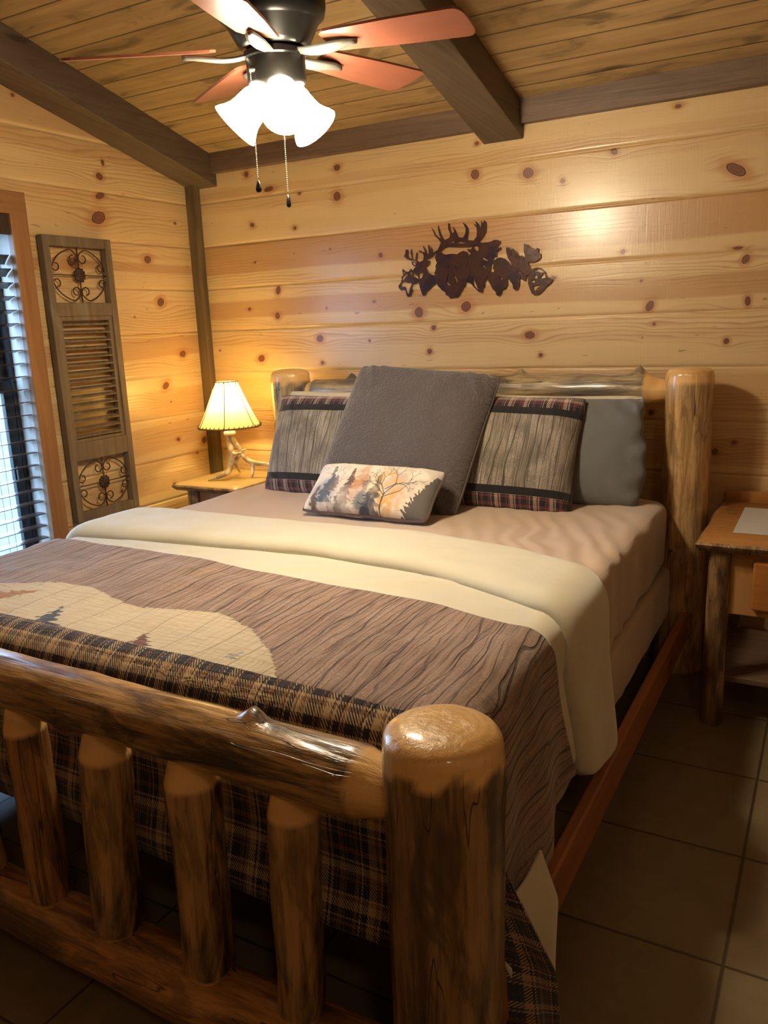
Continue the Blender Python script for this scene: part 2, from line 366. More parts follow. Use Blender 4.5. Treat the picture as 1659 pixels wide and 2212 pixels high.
# floor tiles
g=G('floor_tiles'); s=g.sep(g.oc()); T=.41
fx=g.M('FRACT',g.M('DIVIDE',g.M('ADD',s[0],-.025),T)); fy=g.M('FRACT',g.M('DIVIDE',g.M('ADD',s[1],.145+4.1),T))
ix=g.M('FLOOR',g.M('DIVIDE',g.M('ADD',s[0],-.025),T)); iy=g.M('FLOOR',g.M('DIVIDE',g.M('ADD',s[1],.145+4.1),T))
wn=g.n('ShaderNodeTexWhiteNoise',0,{'noise_dimensions':'2D'},Vector=g.xyz(ix,iy,0.))
e=g.M('MINIMUM',g.M('MINIMUM',fx,g.M('SUBTRACT',1.,fx)),g.M('MINIMUM',fy,g.M('SUBTRACT',1.,fy)))
jt=g.sm(e,.004,.014)
nz=g.noise(g.n('ShaderNodeVectorMath',0,{'operation':'ADD'},i0=g.oc(),i1=g.xyz(g.M('MULTIPLY',wn,9.),0.,0.)),7,6,.65,1.)
c=g.mix(nz,(.12,.083,.040),(.26,.20,.115)); c=g.mix(g.M('MULTIPLY',wn,.35),c,(.12,.08,.04))
c=g.mix(jt,(.06,.040,.022),c)
g.set('col',c); g.set('rough',.42); g.bump(g.M('ADD',jt,g.M('MULTIPLY',nz,.3)),.4,.003)
tag(MB().box((-.2,YF-.2,-.1),(XR+.2,.2,0)).mk('floor',g.m,origin=(0,0,0)),kind='structure')

# trims and beams
def sbeam(name,x0,x1,y0,y1,th,mat,ztop=.0):
    b=MB(); V=[]
    for x in(x0,x1):
        for y in(y0,y1):
            V+=[(x,y,zceil(y)-th),(x,y,zceil(y)+ztop)]
    b.add(V,[(0,1,3,2),(4,6,7,5),(0,2,6,4),(1,5,7,3),(0,4,5,1),(2,3,7,6)])
    return tag(b.mk(name,mat,bevel=.004,origin=((x0+x1)/2,(y0+y1)/2,2.3)),kind='structure')
sbeam('trim_1',.0,.178,0.005,YF,.142,BEAM)
sbeam('trim_2',1.633,1.808,0.0,YF,.136,BEAM)
sbeam('trim_3',3.55,3.72,0.0,YF,.136,BEAM)
tag(MB().box((.178,-.042,2.172),(1.633,.0,2.268)).mk('trim_4',BEAMX,bevel=.003),kind='structure')
tag(MB().box((1.808,-.042,2.172),(3.55,.0,2.268)).mk('trim_5',BEAMX,bevel=.003),kind='structure')
tag(MB().box((0,-.045,0),(.062,0.0,2.125)).mk('trim_6',BEAMZ,bevel=.003),kind='structure')
tag(MB().box((.07,-.018,0),(XR,0.0,.12)).mk('baseboard_back',BEAMX,bevel=.003),kind='structure')
tag(MB().box((0,YF,0),(.018,-.05,.12)).mk('baseboard_left',BEAMZ,bevel=.003),kind='structure')

# ---------------------------------------------------------------- window
CASE=m_plank('stained_casing',(.36,.17,.06),(.26,.115,.042),'Z',9.,4.5,.42,seam=False,blot=(.16,.07,.03),amt=.4,across='Y')
CASEH=m_plank('stained_casing_head',(.36,.17,.06),(.26,.115,.042),'Y',9.,4.5,.42,seam=False,blot=(.16,.07,.03),amt=.4,across='Z')
JAMB=m_plank('pale_jamb_wood',(.72,.68,.62),(.60,.55,.48),'Z',9.,4.5,.4,seam=False,blot=(.36,.30,.25),amt=.4,across='X')
BLACK=m_flat('black_window_frame',(.012,.012,.014),.4)
win=bpy.data.objects.new('window_1',None); COL.objects.link(win); win.location=(0,-1.57,1.13); tag(win,kind='structure')
bpy.context.view_layer.update()
cw=.085
b=MB().box((0,WY1-.004,.30),(.03,WY1+cw-.006,WZ1)).mk('casing_side',CASE,win,bevel=.003)
b=MB().box((0,WY0-cw,.30),(.03,WY0+.004,WZ1)).mk('casing_side',CASE,win,bevel=.003)
MB().box((0,WY0-cw,WZ1-.004),(.031,WY1+cw-.006,WZ1+cw)).mk('casing_head',CASEH,win,bevel=.003)
MB().box((0,WY0-cw-.02,.27),(.055,WY1+cw,.30+.062)).mk('window_sill',CASEH,win,bevel=.004)
j=MB(); j.box((-.15,WY1,WZ0),(.0295,WY1+.012,WZ1)); j.box((-.15,WY0-.012,WZ0),(.0295,WY0,WZ1)); j.box((-.15,WY0,WZ1),(.0295,WY1,WZ1+.012)); j.box((-.15,WY0,WZ0-.012),(.0295,WY1,WZ0))
j.mk('jamb',JAMB,win)
f=MB(); X0,X1=-.14,-.085
f.box((X0,WY1-.022,WZ0),(X1,WY1,WZ1)); f.box((X0,WY0,WZ0),(X1,WY0+.022,WZ1)); f.box((X0,WY0,WZ1-.03),(X1,WY1,WZ1)); f.box((X0,WY0,WZ0),(X1,WY1,WZ0+.03))
f.mk('window_frame',BLACK,win)
def sash(x0,x1,z0,z1,nm):
    m=MB(); a,bb=WY0+.022,WY1-.022; r=.045
    m.box((x0,a,z0),(x1,a+r,z1)); m.box((x0,bb-r,z0),(x1,bb,z1)); m.box((x0,a+r,z0),(x1,bb-r,z0+r)); m.box((x0,a+r,z1-r),(x1,bb-r,z1))
    return m.mk(nm,BLACK,win,bevel=.002)
s1=sash(-.110,-.087,WZ0+.03,1.225,'lower_sash'); s2=sash(-.135,-.112,1.175,WZ1-.03,'upper_sash')
GL=G('window_glass'); GL.set('col',(.9,.95,1)); GL.set('rough',0.0); GL.set('alpha',.12); GL.set('spec',.5)
for sx,z0,z1,pa in ((-.098,WZ0+.07,1.185,s1),(-.123,1.215,WZ1-.07,s2)):
    p=mk('pane',[(sx,WY0+.06,z0),(sx,WY1-.06,z0),(sx,WY1-.06,z1),(sx,WY0+.06,z1)],[(0,1,2,3)],GL.m,s1.parent,origin=(sx,-1.57,(z0+z1)/2))
    p.parent=pa; p.location=Vector((sx,-1.57,(z0+z1)/2))-wloc(pa)
MB().box((-.087,WY1-.062,.80),(-.072,WY1-.047,.86)).mk('sash_lock',BLACK,win,bevel=.004)
# insect-screen grid wires outside the lower pane
# blind
bl=thing('window_blind',(-.03,-1.57,1.86),'dark wooden slatted blind hanging open inside the left window','blind')
SL=G('dark_slat'); SL.set('col',(.045,.028,.020)); SL.set('rough',.3); SLM=SL.m
MB().box((-.055,WY0+.006,1.838),(.012,WY1-.003,1.897)).mk('head_rail',SLM,bl,bevel=.004)
MB().box((.006,WY0+.004,1.815),(.016,WY1-.002,1.897)).mk('valance',SLM,bl,bevel=.003)
zs=[1.735-.0545*i for i in range(24)]
def slat_mesh():
    V=[];n=7
    for side in (0,1):
        for yy in (WY0+.008,WY1-.006):
            for k in range(n):
                t=k/(n-1); x=-.025+.050*t; z=.0022*math.sin(PI*t)-side*.0028
                V.append((x,yy+1.57,z))
    F=[]
    for k in range(n-1):
        F.append((k,k+1,n+k+1,n+k)); F.append((2*n+k+1,2*n+k,3*n+k,3*n+k+1))
        F.append((k,2*n+k,2*n+k+1,k+1)); F.append((n+k+1,3*n+k+1,3*n+k,n+k))
    F.append((0,n,3*n,2*n)); F.append((n-1,3*n-1,4*n-1,2*n-1))
    me=bpy.data.meshes.new('slat'); me.from_pydata(V,[],F); me.materials.append(SLM); return me
sm_=slat_mesh()
for z in zs:
    th=float(np.interp(z,[.6,1.1,1.43,1.58,1.68,1.74],[-.06,.12,.18,.28,.60,.78]))
    o=bpy.data.objects.new('slat',sm_); COL.objects.link(o); o.parent=bl; o.location=(.003,0,z-1.86-.018*th); o.rotation_euler=(0,-th,0)
MB().box((-.055,WY0+.01,zs[-1]-.06),(.0,WY1-.006,zs[-1]-.035)).mk('bottom_rail',SLM,bl,bevel=.003)
for yy in (WY1-.17,WY0+.17,(WY0+WY1)/2):
    for xx in (-.051,-.003):
        MB().tube([(xx,yy,1.84),(xx,yy,zs[-1]-.05)],.0009,5).mk('ladder_cord',SLM,bl)
# outside
g=G('winter_grass'); nz=g.noise(g.sc(g.oc(),(5.,5.,1.)),1,6,.7); g.set('col',g.mix(nz,(.02,.026,.02),(.15,.16,.14))); g.set('rough',.95)
tag(mk('outside_lawn',[(-.5,-30,-.35),(-.5,30,-.35),(-45,30,-.35),(-45,-30,-.35)],[(0,1,2,3)],g.m,origin=(-20,0,-.35)),kind='structure')
# ---------------------------------------------------------------- shutter on the left wall
SHW=m_plank('weathered_shutter_wood',(.20,.135,.075),(.13,.085,.048),'Z',9.,4.5,.75,seam=False,blot=(.24,.20,.15),amt=.5,across='Y')
IRON=G('rusty_iron'); IRON.set('col',IRON.mix(IRON.noise(IRON.oc(),60,3),(.035,.022,.016),(.09,.045,.03))); IRON.set('rough',.6); IRON.set('metal',.4)
sh=thing('wall_shutter',(.03,-.815,.57),'tall weathered wooden louvered shutter with iron scrolls hung on the wall beside the window','shutter')
ya,yb=-1.002,-.628; xa,xb=.012,.048
for y0,y1 in ((ya,ya+.034),(yb-.034,yb)): MB().box((xa,y0,.57),(xb,y1,1.825)).mk('stile',SHW,sh,bevel=.003)
for z0,z1 in ((1.782,1.825),(1.487,1.545),(.848,.93),(.57,.613)):
    MB().box((xa,ya+.034,z0),(xb-.002,yb-.034,z1)).mk('rail',SHW,sh,bevel=.003)
m=MB()
for y0,y1 in ((ya+.034,ya+.056),(yb-.056,yb-.034)): m.box((xa+.004,y0,.93),(xb-.008,y1,1.487))
m.box((xa+.004,ya+.056,1.468),(xb-.008,yb-.056,1.487)); m.box((xa+.004,ya+.056,.93),(xb-.008,yb-.056,.945))
m.mk('inner_frame',SHW,sh,bevel=.002)
nl=15
lv=MB()
for i in range(nl):
    z=.957+(1.455-.957)*i/(nl-1); c=Vector((.028,0,z)); T=Matrix.Translation(c)@Matrix.Rotation(math.radians(17),4,'Y')
    lv.box((-.014,ya+.052,-.0036),(.014,yb-.052,.0036),T)
lv.mk('louver_panel',SHW,sh,bevel=.001)
def scroll(cy,cz,half,w2):
    """four C-scrolls, cross bars and a rosette, in the plane x=.03"""
    m=MB(); X=.032
    P=lambda y,z:(X,cy+y,cz+z)
    m.tube([P(0,-half),P(0,half)],.0034,6); m.tube([P(-w2,0),P(w2,0)],.0026,6)
    def curl(c,r0,a0,turn,rend):
        pts=[]; n=26
        for i in range(n+1):
            t=i/n; r=r0*(1-t)+rend*t; a=a0+turn*t; pts.append((c[0]+r*math.cos(a),c[1]+r*math.sin(a)))
        return pts
    for sy in(-1,1):
        for sz in(-1,1):
            R=min(w2,half)*.93
            big=[(R*math.cos(a)*(w2/ R)*.97 if 0 else (w2-.004)*math.cos(a),(half-.004)*math.sin(a)) for a in np.linspace(math.radians(12),math.radians(72),20)]
            # curl at the side end (near horizontal bar) and the top end (near vertical bar)
            r=.024
            c1=(big[0][0]-r*.95,big[0][1]-.006+.008); e=[( c1[0]+r*(1-t*.6)*math.cos(-t*4.9)*1.0, c1[1]+.012+r*(1-t*.55)*math.sin(-t*4.9)) for t in np.linspace(0.06,1,22)]
            lasty=big[-1]
            bend=[(lasty[0]-(lasty[0]-.006)*t, lasty[1]-.012*math.sin(PI*t/2)*0-.5*.05*t*t) for t in np.linspace(.1,1,10)]
            p=bend[-1]; c2=(p[0]+r*.9,p[1]-.012)
            f=[(c2[0]-r*(1-t*.55)*math.cos(t*4.9), c2[1]-r*(1-t*.5)*math.sin(t*4.9)) for t in np.linspace(0.02,1,22)]
            path=e[::-1]+big+bend+f
            m.tube([P(sy*a,sz*b) for a,b in path],.0028,6)
    o=m.mk('iron_scroll',IRON.m,sh,smooth=True)
    # rosette
    m=MB(); n=48; V=[];
    for ring,(r,x) in enumerate(((.0,.010),(.007,.013),(.010,.006),(.020,.010),(.030,.005),(.031,.0))):
        for k in range(n):
            a=2*PI*k/n; s_=1+.09*math.cos(a*12)*(ring>2); V.append((X+x+(.0015*math.cos(a*12) if ring>1 else 0),cy+r*s_*math.cos(a),cz+r*s_*math.sin(a)))
    F=[(i*n+k,i*n+(k+1)%n,(i+1)*n+(k+1)%n,(i+1)*n+k) for i in range(5) for k in range(n)]+[tuple(range(5*n,6*n))]
    q=mk('rosette',V,F,IRON.m,o,True)
scroll(-.815,1.6635,.1185,.153)
scroll(-.815,.7305,.1175,.153)

# ---------------------------------------------------------------- metal wildlife wall art
ART= {'wolf_head':[[(1233,1642),(1251,1628),(1264,1627),(1277,1640),(1286,1630),(1289,1610),(1283,1599),(1294,1603),(1316,1591),(1308,1576),(1285,1570),(1279,1555),(1284,1544),(1276,1533),(1273,1520),(1261,1515),(1252,1519),(1248,1528),(1245,1546),(1235,1549),(1222,1547),(1210,1559),(1210,1569),(1223,1583),(1228,1596),(1226,1605),(1237,1615),(1232,1629)],[(1225,1574),(1234,1584),(1247,1585),(1257,1579),(1275,1580),(1278,1571),(1269,1556),(1265,1545),(1262,1529),(1253,1537),(1249,1555),(1243,1563),(1228,1561)],[(1230,1596),(1235,1607),(1248,1618),(1256,1619),(1258,1612),(1245,1601),(1237,1591)],[(1237,1633),(1245,1624),(1238,1618)],[(1274,1631),(1280,1624),(1283,1610),(1276,1613),(1271,1620)]],'deer_head':[[(1252,1724),(1265,1723),(1267,1712),(1264,1701),(1272,1686),(1284,1683),(1278,1711),(1283,1726),(1287,1708),(1289,1680),(1300,1676),(1308,1709),(1313,1707),(1311,1685),(1309,1674),(1321,1666),(1339,1672),(1344,1689),(1340,1701),(1320,1710),(1319,1716),(1343,1707),(1351,1706),(1341,1730),(1344,1734),(1356,1716),(1360,1699),(1370,1698),(1366,1733),(1371,1736),(1378,1713),(1379,1700),(1383,1701),(1379,1730),(1388,1714),(1390,1701),(1415,1712),(1390,1688),(1375,1680),(1355,1674),(1351,1670),(1374,1668),(1374,1655),(1359,1645),(1354,1645),(1356,1636),(1368,1614),(1388,1604),(1403,1601),(1404,1568),(1386,1560),(1371,1546),(1353,1536),(1347,1521),(1337,1517),(1330,1524),(1320,1553),(1315,1575),(1316,1591),(1312,1602),(1307,1609),(1292,1621),(1287,1632),(1295,1642),(1303,1648),(1293,1649),(1283,1659),(1281,1670),(1296,1669),(1307,1663),(1306,1670),(1299,1673),(1276,1677),(1256,1685),(1243,1696),(1251,1709)],[(1317,1617),(1338,1622),(1336,1605),(1329,1594),(1319,1593)],[(1286,1666),(1296,1666),(1304,1660),(1298,1653),(1291,1657)],[(1362,1664),(1369,1664),(1368,1655),(1360,1650)]],'bear_head':[[(1409,1657),(1404,1665),(1400,1681),(1410,1699),(1425,1703),(1440,1693),(1454,1688),(1476,1690),(1510,1686),(1520,1693),(1539,1698),(1556,1691),(1562,1676),(1567,1646),(1564,1604),(1558,1583),(1546,1564),(1544,1549),(1534,1543),(1529,1531),(1520,1525),(1519,1514),(1509,1508),(1504,1502),(1492,1505),(1484,1501),(1469,1499),(1462,1510),(1450,1515),(1445,1529),(1431,1536),(1423,1545),(1411,1555),(1407,1568),(1397,1579),(1399,1601),(1395,1612),(1403,1631),(1401,1644)],[(1463,1603),(1466,1601),(1459,1580),(1459,1569),(1472,1557),(1469,1554),(1453,1567),(1457,1587)],[(1492,1606),(1498,1593),(1508,1569),(1495,1557),(1492,1560),(1501,1571),(1492,1591)],[(1462,1636),(1466,1638),(1470,1631),(1464,1630)],[(1497,1637),(1503,1635),(1504,1628),(1499,1629)]],'elk_head':[[(1402,1679),(1405,1700),(1416,1716),(1429,1741),(1417,1757),(1402,1770),(1393,1790),(1385,1809),(1398,1792),(1407,1774),(1429,1756),(1420,1784),(1417,1799),(1418,1816),(1425,1796),(1430,1779),(1439,1761),(1448,1750),(1470,1758),(1476,1771),(1466,1795),(1466,1820),(1473,1817),(1476,1792),(1483,1778),(1490,1776),(1494,1784),(1487,1803),(1500,1790),(1507,1770),(1514,1757),(1535,1753),(1547,1767),(1550,1789),(1536,1817),(1553,1804),(1562,1786),(1560,1768),(1555,1745),(1561,1741),(1585,1737),(1599,1752),(1602,1768),(1600,1789),(1584,1808),(1597,1801),(1605,1789),(1594,1817),(1609,1804),(1620,1785),(1623,1817),(1630,1798),(1635,1816),(1641,1813),(1645,1799),(1643,1769),(1633,1752),(1613,1731),(1622,1725),(1656,1725),(1671,1728),(1679,1732),(1694,1732),(1709,1725),(1707,1716),(1696,1706),(1689,1699),(1712,1700),(1712,1693),(1701,1687),(1694,1685),(1691,1676),(1693,1662),(1681,1663),(1675,1650),(1686,1647),(1673,1643),(1668,1634),(1662,1618),(1660,1605),(1646,1582),(1641,1564),(1636,1562),(1635,1540),(1626,1536),(1625,1517),(1606,1521),(1588,1538),(1570,1558),(1549,1567),(1555,1625),(1558,1667),(1572,1685),(1559,1695),(1556,1705),(1572,1701),(1580,1711),(1513,1715),(1465,1721),(1445,1716),(1430,1704),(1415,1678)],[(1472,1737),(1494,1746),(1494,1735),(1477,1735)],[(1514,1741),(1556,1728),(1513,1730)],[(1586,1714),(1601,1715),(1610,1703),(1606,1692),(1596,1695),(1588,1705)],[(1627,1665),(1652,1649),(1650,1647),(1626,1658)],[(1624,1633),(1647,1618),(1644,1617),(1625,1628)],[(1579,1579),(1583,1579),(1604,1533),(1601,1531),(1586,1548)]],'bison_head':[[(1681,1647),(1693,1656),(1711,1658),(1731,1651),(1747,1636),(1759,1619),(1759,1601),(1751,1590),(1746,1576),(1739,1567),(1740,1546),(1731,1528),(1715,1524),(1713,1511),(1702,1497),(1690,1502),(1685,1517),(1672,1529),(1659,1553),(1649,1568),(1648,1582),(1654,1600),(1666,1604),(1672,1597),(1681,1603),(1674,1618),(1677,1629),(1673,1636)],[(1706,1578),(1721,1568),(1718,1566),(1704,1574)]],'moose_head':[[(1734,1702),(1741,1691),(1746,1700),(1750,1681),(1754,1698),(1759,1660),(1765,1692),(1774,1679),(1780,1652),(1783,1679),(1793,1648),(1797,1658),(1806,1659),(1811,1654),(1815,1645),(1821,1655),(1814,1674),(1815,1703),(1821,1707),(1826,1700),(1837,1699),(1841,1688),(1852,1689),(1854,1682),(1863,1682),(1865,1672),(1871,1685),(1877,1683),(1877,1667),(1887,1660),(1888,1646),(1875,1634),(1858,1628),(1831,1630),(1836,1618),(1843,1606),(1853,1597),(1839,1580),(1826,1576),(1821,1553),(1804,1561),(1801,1573),(1794,1566),(1794,1546),(1786,1521),(1776,1518),(1766,1526),(1764,1543),(1751,1560),(1745,1571),(1749,1590),(1759,1601),(1762,1621),(1757,1633),(1744,1652),(1737,1673)],[(1867,1661),(1870,1661),(1870,1652),(1867,1654)],[(1785,1597),(1804,1587),(1801,1585),(1785,1594)]],'eagle_head':[[(1839,1584),(1856,1603),(1873,1606),(1892,1601),(1907,1587),(1914,1568),(1926,1561),(1941,1553),(1929,1538),(1910,1525),(1900,1512),(1890,1504),(1876,1495),(1861,1493),(1849,1501),(1841,1518),(1832,1543),(1832,1571)],[(1858,1594),(1875,1601),(1892,1596),(1902,1585),(1890,1584),(1873,1592),(1863,1588)],[(1861,1578),(1871,1575),(1875,1564),(1866,1560),(1858,1569)],[(1846,1556),(1861,1558),(1863,1546),(1849,1547)],[(1853,1531),(1883,1536),(1885,1529),(1873,1523),(1866,1512),(1856,1517)],[(1897,1580),(1907,1575),(1909,1562),(1895,1560),(1884,1568),(1892,1572)]]}
g=G('torched_steel'); o_=g.oc()
n1=g.noise(o_,9,3,.5); n2=g.noise(o_,60,3,.6)
c=g.ramp(n1,[(.30,(.008,.012,.028)),(.42,(.03,.012,.022)),(.55,(.075,.027,.015)),(.72,(.035,.013,.008))])
c=g.mix(g.M('MULTIPLY',n2,.35),c,(.02,.01,.012))
g.set('col',c); g.set('metal',.35); g.set('rough',.28); g.set('coat',.7); g.set('coatr',.1); g.bump(n2,.3,.003); STEEL=g.m
art=thing('metal_wall_art',(1.56,-.012,1.62),'dark cut-metal wildlife silhouette of animal heads hung on the back wall above the bed','wall art')
def plate(name,loops,y,th):
    L=[]
    for i,l in enumerate(loops):
        a=sum(l[k][0]*l[(k+1)%len(l)][1]-l[(k+1)%len(l)][0]*l[k][1] for k in range(len(l)))
        if (a>0)!=(i==0): l=l[::-1]
        L.append([Vector((x/1000,z/1000,0)) for x,z in l])
    tri=tessellate_polygon(L); fl=[p for l in L for p in l]; n=len(fl)
    V=[(p.x,y-th,p.y) for p in fl]+[(p.x,y,p.y) for p in fl]; F=[]
    for t in tri:
        a=(fl[t[1]]-fl[t[0]]).cross(fl[t[2]]-fl[t[0]]).z
        t=t if a>0 else (t[0],t[2],t[1])
        F.append(tuple(t)); F.append(tuple(i+n for i in (t[0],t[2],t[1])))
    k=0
    for l in L:
        m_=len(l)
        for i in range(m_):
            a,b_=k+i,k+(i+1)%m_; F.append((a,a+n,b_+n,b_))
        k+=m_
    return mk(name,V,F,STEEL,art,origin=(fl[0].x,y,fl[0].y))
for i,(nm,loops) in enumerate(ART.items()):
    plate(nm,loops,-.010-.0012*(i%3),.0035)
# raised relief lines that shape the faces
def relief(pts,r,parent,y=-.017):
    MB().tube([(x/1000,y,z/1000) for x,z in pts],r,6).mk('relief_line',STEEL,parent)
for px_,z0,z1 in ((1.39,1.60,1.66),):
    pass
# standoff pegs behind, and two nails/holes left in the wall
HOLE=m_flat('black_knot_hole',(.006,.003,.002),.9)

# ---------------------------------------------------------------- ceiling fan
FX,FY,FZ=1.697,-1.565,2.097
fan=thing('ceiling_fan',(FX,FY,FZ),'dark bronze five-blade ceiling fan with three lit bell shades','ceiling fan')
BRZ=m_flat('oil_bronze',(.018,.016,.014),.28,metal=.6)
def m_blade():
    g=G('mahogany_blade'); o=g.oc(); n=g.noise(g.sc(o,(3.,45.,3.)),1,4,.6)
    g.set('col',g.mix(n,(.28,.090,.052),(.19,.058,.034))); g.set('rough',.33); g.set('coat',.3); return g.m
BLD=m_blade()
TIL=Matrix.Translation((FX,FY,FZ))@Matrix.Rotation(.064,4,'X')@Matrix.Rotation(.016,4,'Y')
m=MB().lathe([(.0,.255),(.108,.25),(.130,.225),(.137,.17),(.137,.085),(.132,.064),(.120,.054),(.118,.052),(.094,.008),(.086,-.002),(.0,-.002)],48,TIL)
m.mk('motor_housing',BRZ,fan,True)
top=zceil(FY)
MB().lathe([(.0,.25),(.0125,.25),(.0125,.46),(.0,.46)],16,Matrix.Translation((FX,FY,FZ))).mk('downrod',BRZ,fan,True)
MB().lathe([(.0,top-FZ-.11),(.03,top-FZ-.105),(.07,top-FZ-.05),(.078,top-FZ+.018),(.0,top-FZ+.018)],32,Matrix.Translation((FX,FY,FZ))).mk('canopy',BRZ,fan,True)
swh=MB().lathe([(.0,-.004),(.072,-.004),(.079,-.010),(.079,-.022),(.076,-.026),(.076,-.078),(.070,-.088),(.045,-.102),(.02,-.108),(.0,-.109)],40,TIL).mk('switch_housing',BRZ,fan,True)
autosmooth(swh,35)
ph=.07
IRN=m_flat('brushed_blade_bracket',(.16,.155,.13),.35,metal=.5)
for i in range(5):
    a=ph+2*PI*i/5
    T=TIL@Matrix.Rotation(a,4,'Z')@Matrix.Rotation(.04,4,'Y')@Matrix.Rotation(-math.radians(12),4,'X')
    # blade outline
    out=[(.150,-.040),(.165,-.052),(.35,-.064),(.47,-.067)]
    out+=[(.47+.058*math.sin(t)**.8 if t>0 else .47,-.067*math.cos(t)**1.0) for t in np.linspace(.25,PI-.25,11)]
    out=[(x,y) for x,y in out]
    out[4:]=[(.488+.036*math.sin(t)**.6,-.068*math.copysign(abs(math.cos(t))**.55,math.cos(t))) for t in np.linspace(.06,PI-.06,17)]
    out+=[(.47,.067),(.35,.064),(.165,.052),(.150,.040)]
    n=len(out); V=[T@Vector((x,y,.003)) for x,y in out]+[T@Vector((x,y,-.003)) for x,y in out]
    F=[tuple(range(n)),tuple(range(2*n-1,n-1,-1))]+[(k,k+n,(k+1)%n+n,(k+1)%n) for k in range(n)]
    bo=mk('fan_blade',[(TIL@Matrix.Rotation(a,4,'Z')).inverted()@p for p in V],F,BLD,fan,False,origin=(FX,FY,FZ),rot=(TIL@Matrix.Rotation(a,4,'Z')).to_3x3())
    # bracket (blade iron): curved tongue under the blade, local to the blade object
    B=MB(); V=[];n2=15; T2=(TIL@Matrix.Rotation(a,4,'Z')).inverted()@T
    for k in range(n2):
        t=k/(n2-1); x=.070+.165*t; wdt=.017+.011*math.sin(PI*min(1,t*1.15))-.012*max(0,t-.8)/.2
        z=-.012-.012*math.sin(PI*t)*(1-t)*1.2+.004*t
        for s_,dz in ((-1,0),(-.55,-.006),(0,-.009),(.55,-.006),(1,0),(.6,.004),(-.6,.004)):
            V.append(T2@Vector((x,wdt*s_,z+dz)))
    F=[(i_*7+k,i_*7+(k+1)%7,(i_+1)*7+(k+1)%7,(i_+1)*7+k) for i_ in range(n2-1) for k in range(7)]+[tuple(range(6,-1,-1)),tuple(range((n2-1)*7,n2*7))]
    me=bpy.data.meshes.new('blade_bracket'); me.from_pydata([tuple(p) for p in V],[],F); me.materials.append(IRN)
    me.polygons.foreach_set('use_smooth',[True]*len(me.polygons))
    bo2=bpy.data.objects.new('blade_bracket',me); COL.objects.link(bo2); bo2.parent=bo
SHG=G('lit_frosted_glass'); SHG.set('col',(.9,.88,.8)); SHG.set('rough',.5); SHG.set('em',(1,.86,.62)); SHG.set('ems',FANEM)
Hc=Vector((FX,FY,2.0))
for k,a in enumerate((75,195,315)):
    a=math.radians(a); h=Vector((math.cos(a),math.sin(a),0)); th=math.radians(50)
    ax=(h*math.sin(th)-Vector((0,0,1))*math.cos(th)).normalized()
    P0=Hc+h*.02
    m=MB().tube([Hc+Vector((0,0,.0))+h*.01,Hc+h*.03-Vector((0,0,.003)),P0+h*.02+ax*.012],[.012,.014,.019],12)
    arm=m.mk('light_arm',BRZ,fan,True)
    q=ax.to_track_quat('Z','Y').to_matrix().to_4x4(); T=Matrix.Translation(Hc+h*.034)@q
    L=.118
    prof=[(.020,.0),(.027,.006),(.035,.016),(.041,.032),(.043,.050),(.044,.064),(.047,.080),(.054,.096),(.062,.109),(.066,L)]
    s_=MB().lathe(prof+[(.064,L-.001),(.051,.096),(.041,.064),(.038,.032),(.024,.008)],40,T).mk('glass_shade',SHG.m,fan,True)
    bu=MB().ball((0,0,0),.021,14); bu.v=[tuple(T@Vector((x,y,z*1.25+.075))) for x,y,z in bu.v]
    BE=bpy.data.materials.get('lit_bulb')
    if not BE:
        gg=G('lit_bulb'); gg.set('em',(1,.84,.58)); gg.set('ems',FANEM*3); BE=gg.m
    bu.mk('bulb',BE,s_,True)
    ld=bpy.data.lights.new('fan_bulb_light','SPOT'); ld.energy=FANW; ld.color=(1,.82,.53); ld.shadow_soft_size=.035; ld.spot_size=math.radians(175); ld.spot_blend=.6
    lo=bpy.data.objects.new('fan_bulb_light',ld); COL.objects.link(lo); lo.location=T@Vector((0,0,L+.02)); lo.rotation_euler=(-ax).to_track_quat('Z','Y').to_euler()
CH=m_flat('brass_bead_chain',(.62,.50,.30),.25,metal=.9)
def chain(p0,z1,nm_kind):
    m=MB(); x,y,z=p0; n=int((z-z1)/.0046)
    for k in range(n): m.ball((x,y,z-k*.0046),.0016,6)
    c=m.mk('pull_chain',CH,fan,True,origin=p0)
    if nm_kind==0:
        q=MB(); n=16; V=[]
        prof=[(.0,.0),(.003,-.001),(.006,-.010),(.009,-.019),(.0095,-.024),(.006,-.029),(.0,-.030)]
        q.lathe([(r,zz) for r,zz in prof],n,Matrix.Translation((x,y,z1))@Matrix.Diagonal((1,.55,1,1)))
        q.mk('pendant',BRZ,c,True)
    else:
        MB().lathe([(.0,.0),(.0032,-.001),(.0055,-.016),(.0065,-.026),(.004,-.031),(.0,-.032)],14,Matrix.Translation((x,y,z1))).mk('pendant',BRZ,c,True)
chain((1.672,-1.640,2.03),1.775,0)
chain((1.735,-1.600,1.985),1.738,1)
MB().tube([(1.685,-1.628,2.035),(1.670,-1.642,2.033)],.005,8).mk('chain_outlet',CH,fan)

